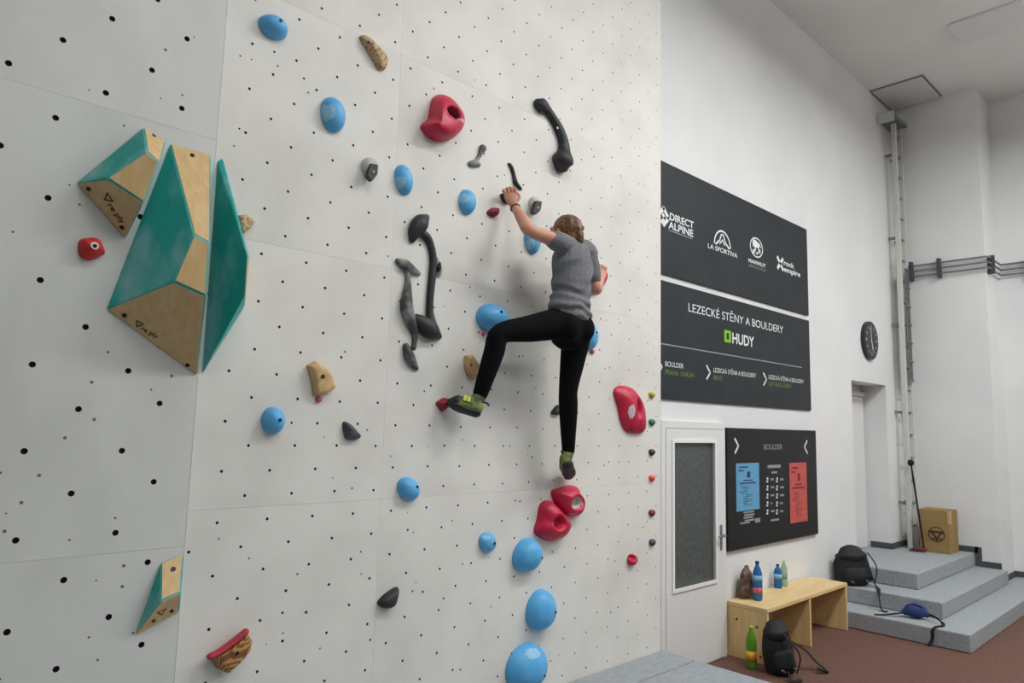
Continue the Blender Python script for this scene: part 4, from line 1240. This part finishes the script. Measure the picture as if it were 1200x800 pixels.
# head: turned to the wall, face up and left
face = (J(640, 262, 0.0) - HD); face = Vector((-.25, 1, .25)).normalized()
hup = (Vector((0, 0, 1)) - face * face.z).normalized(); hx = face.cross(hup)
HR3 = Matrix((hx, face, hup)).transposed()
def hp(x, y, z): return HD + HR3 @ Vector((x, y, z))
ellip(V, F, HD + HR3 @ Vector((0, -.008, .02)), (.073, .09, .085), 16, 10, HR3)
ellip(V, F, hp(0, .02, -.04), (.055, .068, .062), 14, 9, HR3)
loft(V, F, [hp(0, .085, .015), hp(0, .098, -.008), hp(0, .106, -.022)], [.008, .011, .013], 8, 2)
for s_ in (-1, 1):
    ellip(V, F, hp(s_ * .073, -.005, -.01), (.010, .02, .03), 10, 7, HR3)
    ellip(V, F, hp(s_ * .03, .076, .012), (.016, .010, .009), 8, 6, HR3)
ellip(V, F, hp(0, .088, -.052), (.024, .009, .010), 10, 6, HR3)
# hands
def hand(W, C, upv, lat, inn, thumb):
    upv = upv.normalized(); lat = (lat - upv * lat.dot(upv)).normalized(); inn = inn.normalized()
    loft(V, F, [W, W + (C - W) * .6, C, C + upv * .035], [(.026, .020), (.032, .017), (.040, .016), (.040, .013)], 12, 3, ref=lat)
    ln = (.85, 1.0, 1.06, .95) if thumb > 0 else (.95, 1.06, 1.0, .85)
    for i in range(4):
        r = C + upv * .035 + lat * ((i - 1.5) * .0225)
        k = ln[i]
        p1 = r + upv * .032 * k - inn * .010
        p2 = p1 + upv * .014 * k + inn * .024 * k
        p3 = p2 + inn * .022 * k - upv * .008
        loft(V, F, [r - upv * .02, r, p1, p2, p3], [.0092, .0090, .0088, .0082, .0072], 8, 3)
    t0 = C + lat * thumb * .030 - upv * .015
    loft(V, F, [t0, t0 + lat * thumb * .026 + upv * .022 + inn * .008, t0 + lat * thumb * .030 + upv * .046 + inn * .024, t0 + lat * thumb * .022 + upv * .062 + inn * .036], [.013, .0105, .0098, .008], 8, 3)
inw = Vector((0, 1, 0))
CL = J(599.5, 234, .10)
hand(WL, CL, Vector((-.22, .12, 1)), Vector((.8, -.6, .15)), Vector((.45, .9, 0)), 1)
CR = J(704, 322, .11)
hand(WR, CR, Vector((.25, .2, 1)), Vector((.85, -.5, -.1)), Vector((.4, .9, 0)), -1)
person = solid('person', V, F, .0036, 3, skin, None, HM_)
tag(person, 'climber in grey shirt and black leggings reaching up on the climbing wall', 'person')
# eyes
for s_ in (-1, 1):
    V, F = [], []
    ellip(V, F, hp(s_ * .03, .083, .010), (.011, .008, .008), 10, 7, HR3)
    mk('eye', V, F, white_print, person, smooth=True)
# leggings
V, F = [], []
loft(V, F, [HM_ - spine * .05, HM_ + spine * .04, HM_ + spine * .125], [(.150, .115), (.152, .112), (.128, .098)], 20, 4, ref=side)
limb([HM_ + (HL - HM_) * .6 - spine * .01, HL, (HL + KL) / 2, KL, KL + (AL - KL) * .3, AL + (KL - AL) * .03], [.095, .101, .083, .062, .063, .046])
limb([HM_ + (HR - HM_) * .6 - spine * .01, HR, (HR + KR) / 2, KR, KR + (AR - KR) * .3, AR - (KR - AR) * .01], [.095, .101, .083, .062, .062, .042])
# seat
back = Vector((0, -1, 0))
for h_ in (HL, HR):
    ellip(V, F, HM_ + (h_ - HM_) * .75 + back * .055 - spine * .025, (.085, .085, .095), 14, 9)
solid('leggings', V, F, .008, 14, legging_m, person)
# shirt
V, F = [], []
loft(V, F, [HM_ + spine * .075, HM_ + spine * .10, HM_ + spine * .19, HM_ + spine * .31, SM - spine * .08, SM - spine * .005, SM + spine * .035],
     [(.166, .132), (.166, .130), (.146, .114), (.156, .120), (.166, .112), (.13, .08), (.078, .06)], 22, 4, ref=side)
loft(V, F, [SM + (SL - SM) * .4, SL, SL + (EL - SL) * .10, SL + (EL - SL) * .17], [.06, .066, .064, .062], 14, 4)
loft(V, F, [SM + (SR - SM) * .4, SR, SR + (ER - SR) * .5, SR + (ER - SR) * .66], [.06, .066, .06, .062], 14, 4)
def folds(p):
    t = (p - HM_).dot(spine)
    s = (p - HM_).dot(side)
    k = max(0, min(1, (.30 - t) / .2))
    ax = HM_ + spine * t
    d = (p - ax); d.normalize()
    wv = math.sin(t * 95 + 14 * s + 4 * noise.noise(p * 7)) * .0065 * k
    wv += math.sin(t * 48 - 20 * s + 5 * noise.noise(p * 6 + Vector((3, 3, 3)))) * .0055
    return p + d * wv
sh = solid('shirt', V, F, .006, 4, shirt_m, person, None, folds)
# hair: cap over the skull with a loose tail on the neck
V, F = [], []
ellip(V, F, hp(0, -.022, .028), (.086, .098, .092), 18, 12, HR3)
ellip(V, F, hp(0, -.05, -.02), (.074, .066, .07), 14, 9, HR3)
loft(V, F, [hp(.0, -.085, .03), hp(.01, -.10, .0), hp(.03, -.098, -.05), hp(.05, -.085, -.10), hp(.06, -.075, -.135)], [.028, .034, .032, .024, .010], 12, 4)
rr = random.Random(2)
for k in range(46):
    a = rr.uniform(0, 2 * math.pi); q0 = Vector((.085 * math.cos(a), -.03 + .09 * math.sin(a), .05 + rr.uniform(-.02, .05)))
    if q0.y > .04: continue
    e = Vector((rr.uniform(-.01, .03), -.095, .0))
    q0 = Vector((q0.x * .8, q0.y * .85, q0.z * .85))
    loft(V, F, [hp(*q0), hp(*((q0 * .55 + e * .45) * 1.2)), hp(*e)], [.005, .007, .006], 6, 4)
solid('hair', V, F, .005, 2, hair_m, person, None, lambda p: p + Vector((noise.noise(p * 60), noise.noise(p * 55 + Vector((9, 0, 0))), noise.noise(p * 20))) * .0035)
# wrist band
d = (WL - EL).normalized()
V, F = [], []
for k in range(16):
    pass
a_ = d.orthogonal().normalized(); b_ = d.cross(a_)
ring = [WL - d * .006 + (a_ * math.cos(2 * math.pi * k / 16) + b_ * math.sin(2 * math.pi * k / 16)) * .0285 for k in range(17)]
tube('wristband', ring, .006, band_m, person, 8, 1)
# climbing shoes
def shoe(heel, toe, ankle, sole_dir, label):
    ax = (toe - heel).normalized()
    dn = (sole_dir - ax * sole_dir.dot(ax)).normalized(); sd = ax.cross(dn)
    L = (toe - heel).length
    V, F = [], []
    loft(V, F, [heel, heel + ax * L * .25 - dn * .006, heel + ax * L * .55 + dn * .004, heel + ax * L * .82 + dn * .012, toe + dn * .016], [(.036, .046), (.040, .053), (.043, .046), (.040, .034), (.024, .021)], 14, 4, ref=sd)
    loft(V, F, [heel + ax * L * .16 - dn * .01, ankle, ankle + (ankle - heel - ax * L * .2) * .12], [.036, .040, .039], 12, 3)
    s = solid('shoe', V, F, .006, 3, shoe_g, person)
    s['label'] = label
    V, F = [], []
    loft(V, F, [heel + dn * .030 - ax * .004, heel + ax * L * .3 + dn * .036, heel + ax * L * .6 + dn * .036, heel + ax * L * .85 + dn * .028, toe + dn * .018 + ax * .004], [(.035, .026), (.038, .018), (.042, .016), (.041, .018), (.026, .018)], 12, 4, ref=sd)
    mk('rubber_sole', V, F, shoe_k, s, smooth=True)
    V, F = [], []
    loft(V, F, [heel + ax * L * .74 - dn * .0, heel + ax * L * .86 + dn * .004, toe + dn * .010], [(.044, .042), (.043, .036), (.027, .024)], 12, 4, ref=sd)
    mk('toe_rand', V, F, shoe_k, s, smooth=True)
    for t in (.42, .56):
        c0 = heel + ax * L * t - dn * .002
        pts = [c0 + sd * (.047 * math.cos(g)) - dn * (.047 * math.sin(g)) for g in [math.pi * k / 8 for k in range(9)]]
        V, F = [], []
        loft(V, F, pts, [(.011, .004)] * 9, 8, 1, ref=ax)
        mk('strap', V, F, shoe_y, s, smooth=True)
    tb = heel - dn * .045 - ax * .018
    tube('pull_tab', [tb, tb - ax * .03 - dn * .004, tb - ax * .045 + dn * .006], .006, shoe_k, s, 6, 2)
    return s
shoe(J(559, 478, .15), J(529, 469, .07), AL, Vector((-.15, -.35, -1)), 'green climbing shoe with yellow straps, bent left foot')
shoe(J(662.5, 539, .20), J(666.5, 555.5, .035), AR, Vector((.2, -.5, -1)), 'green climbing shoe with black toe, straight right foot')
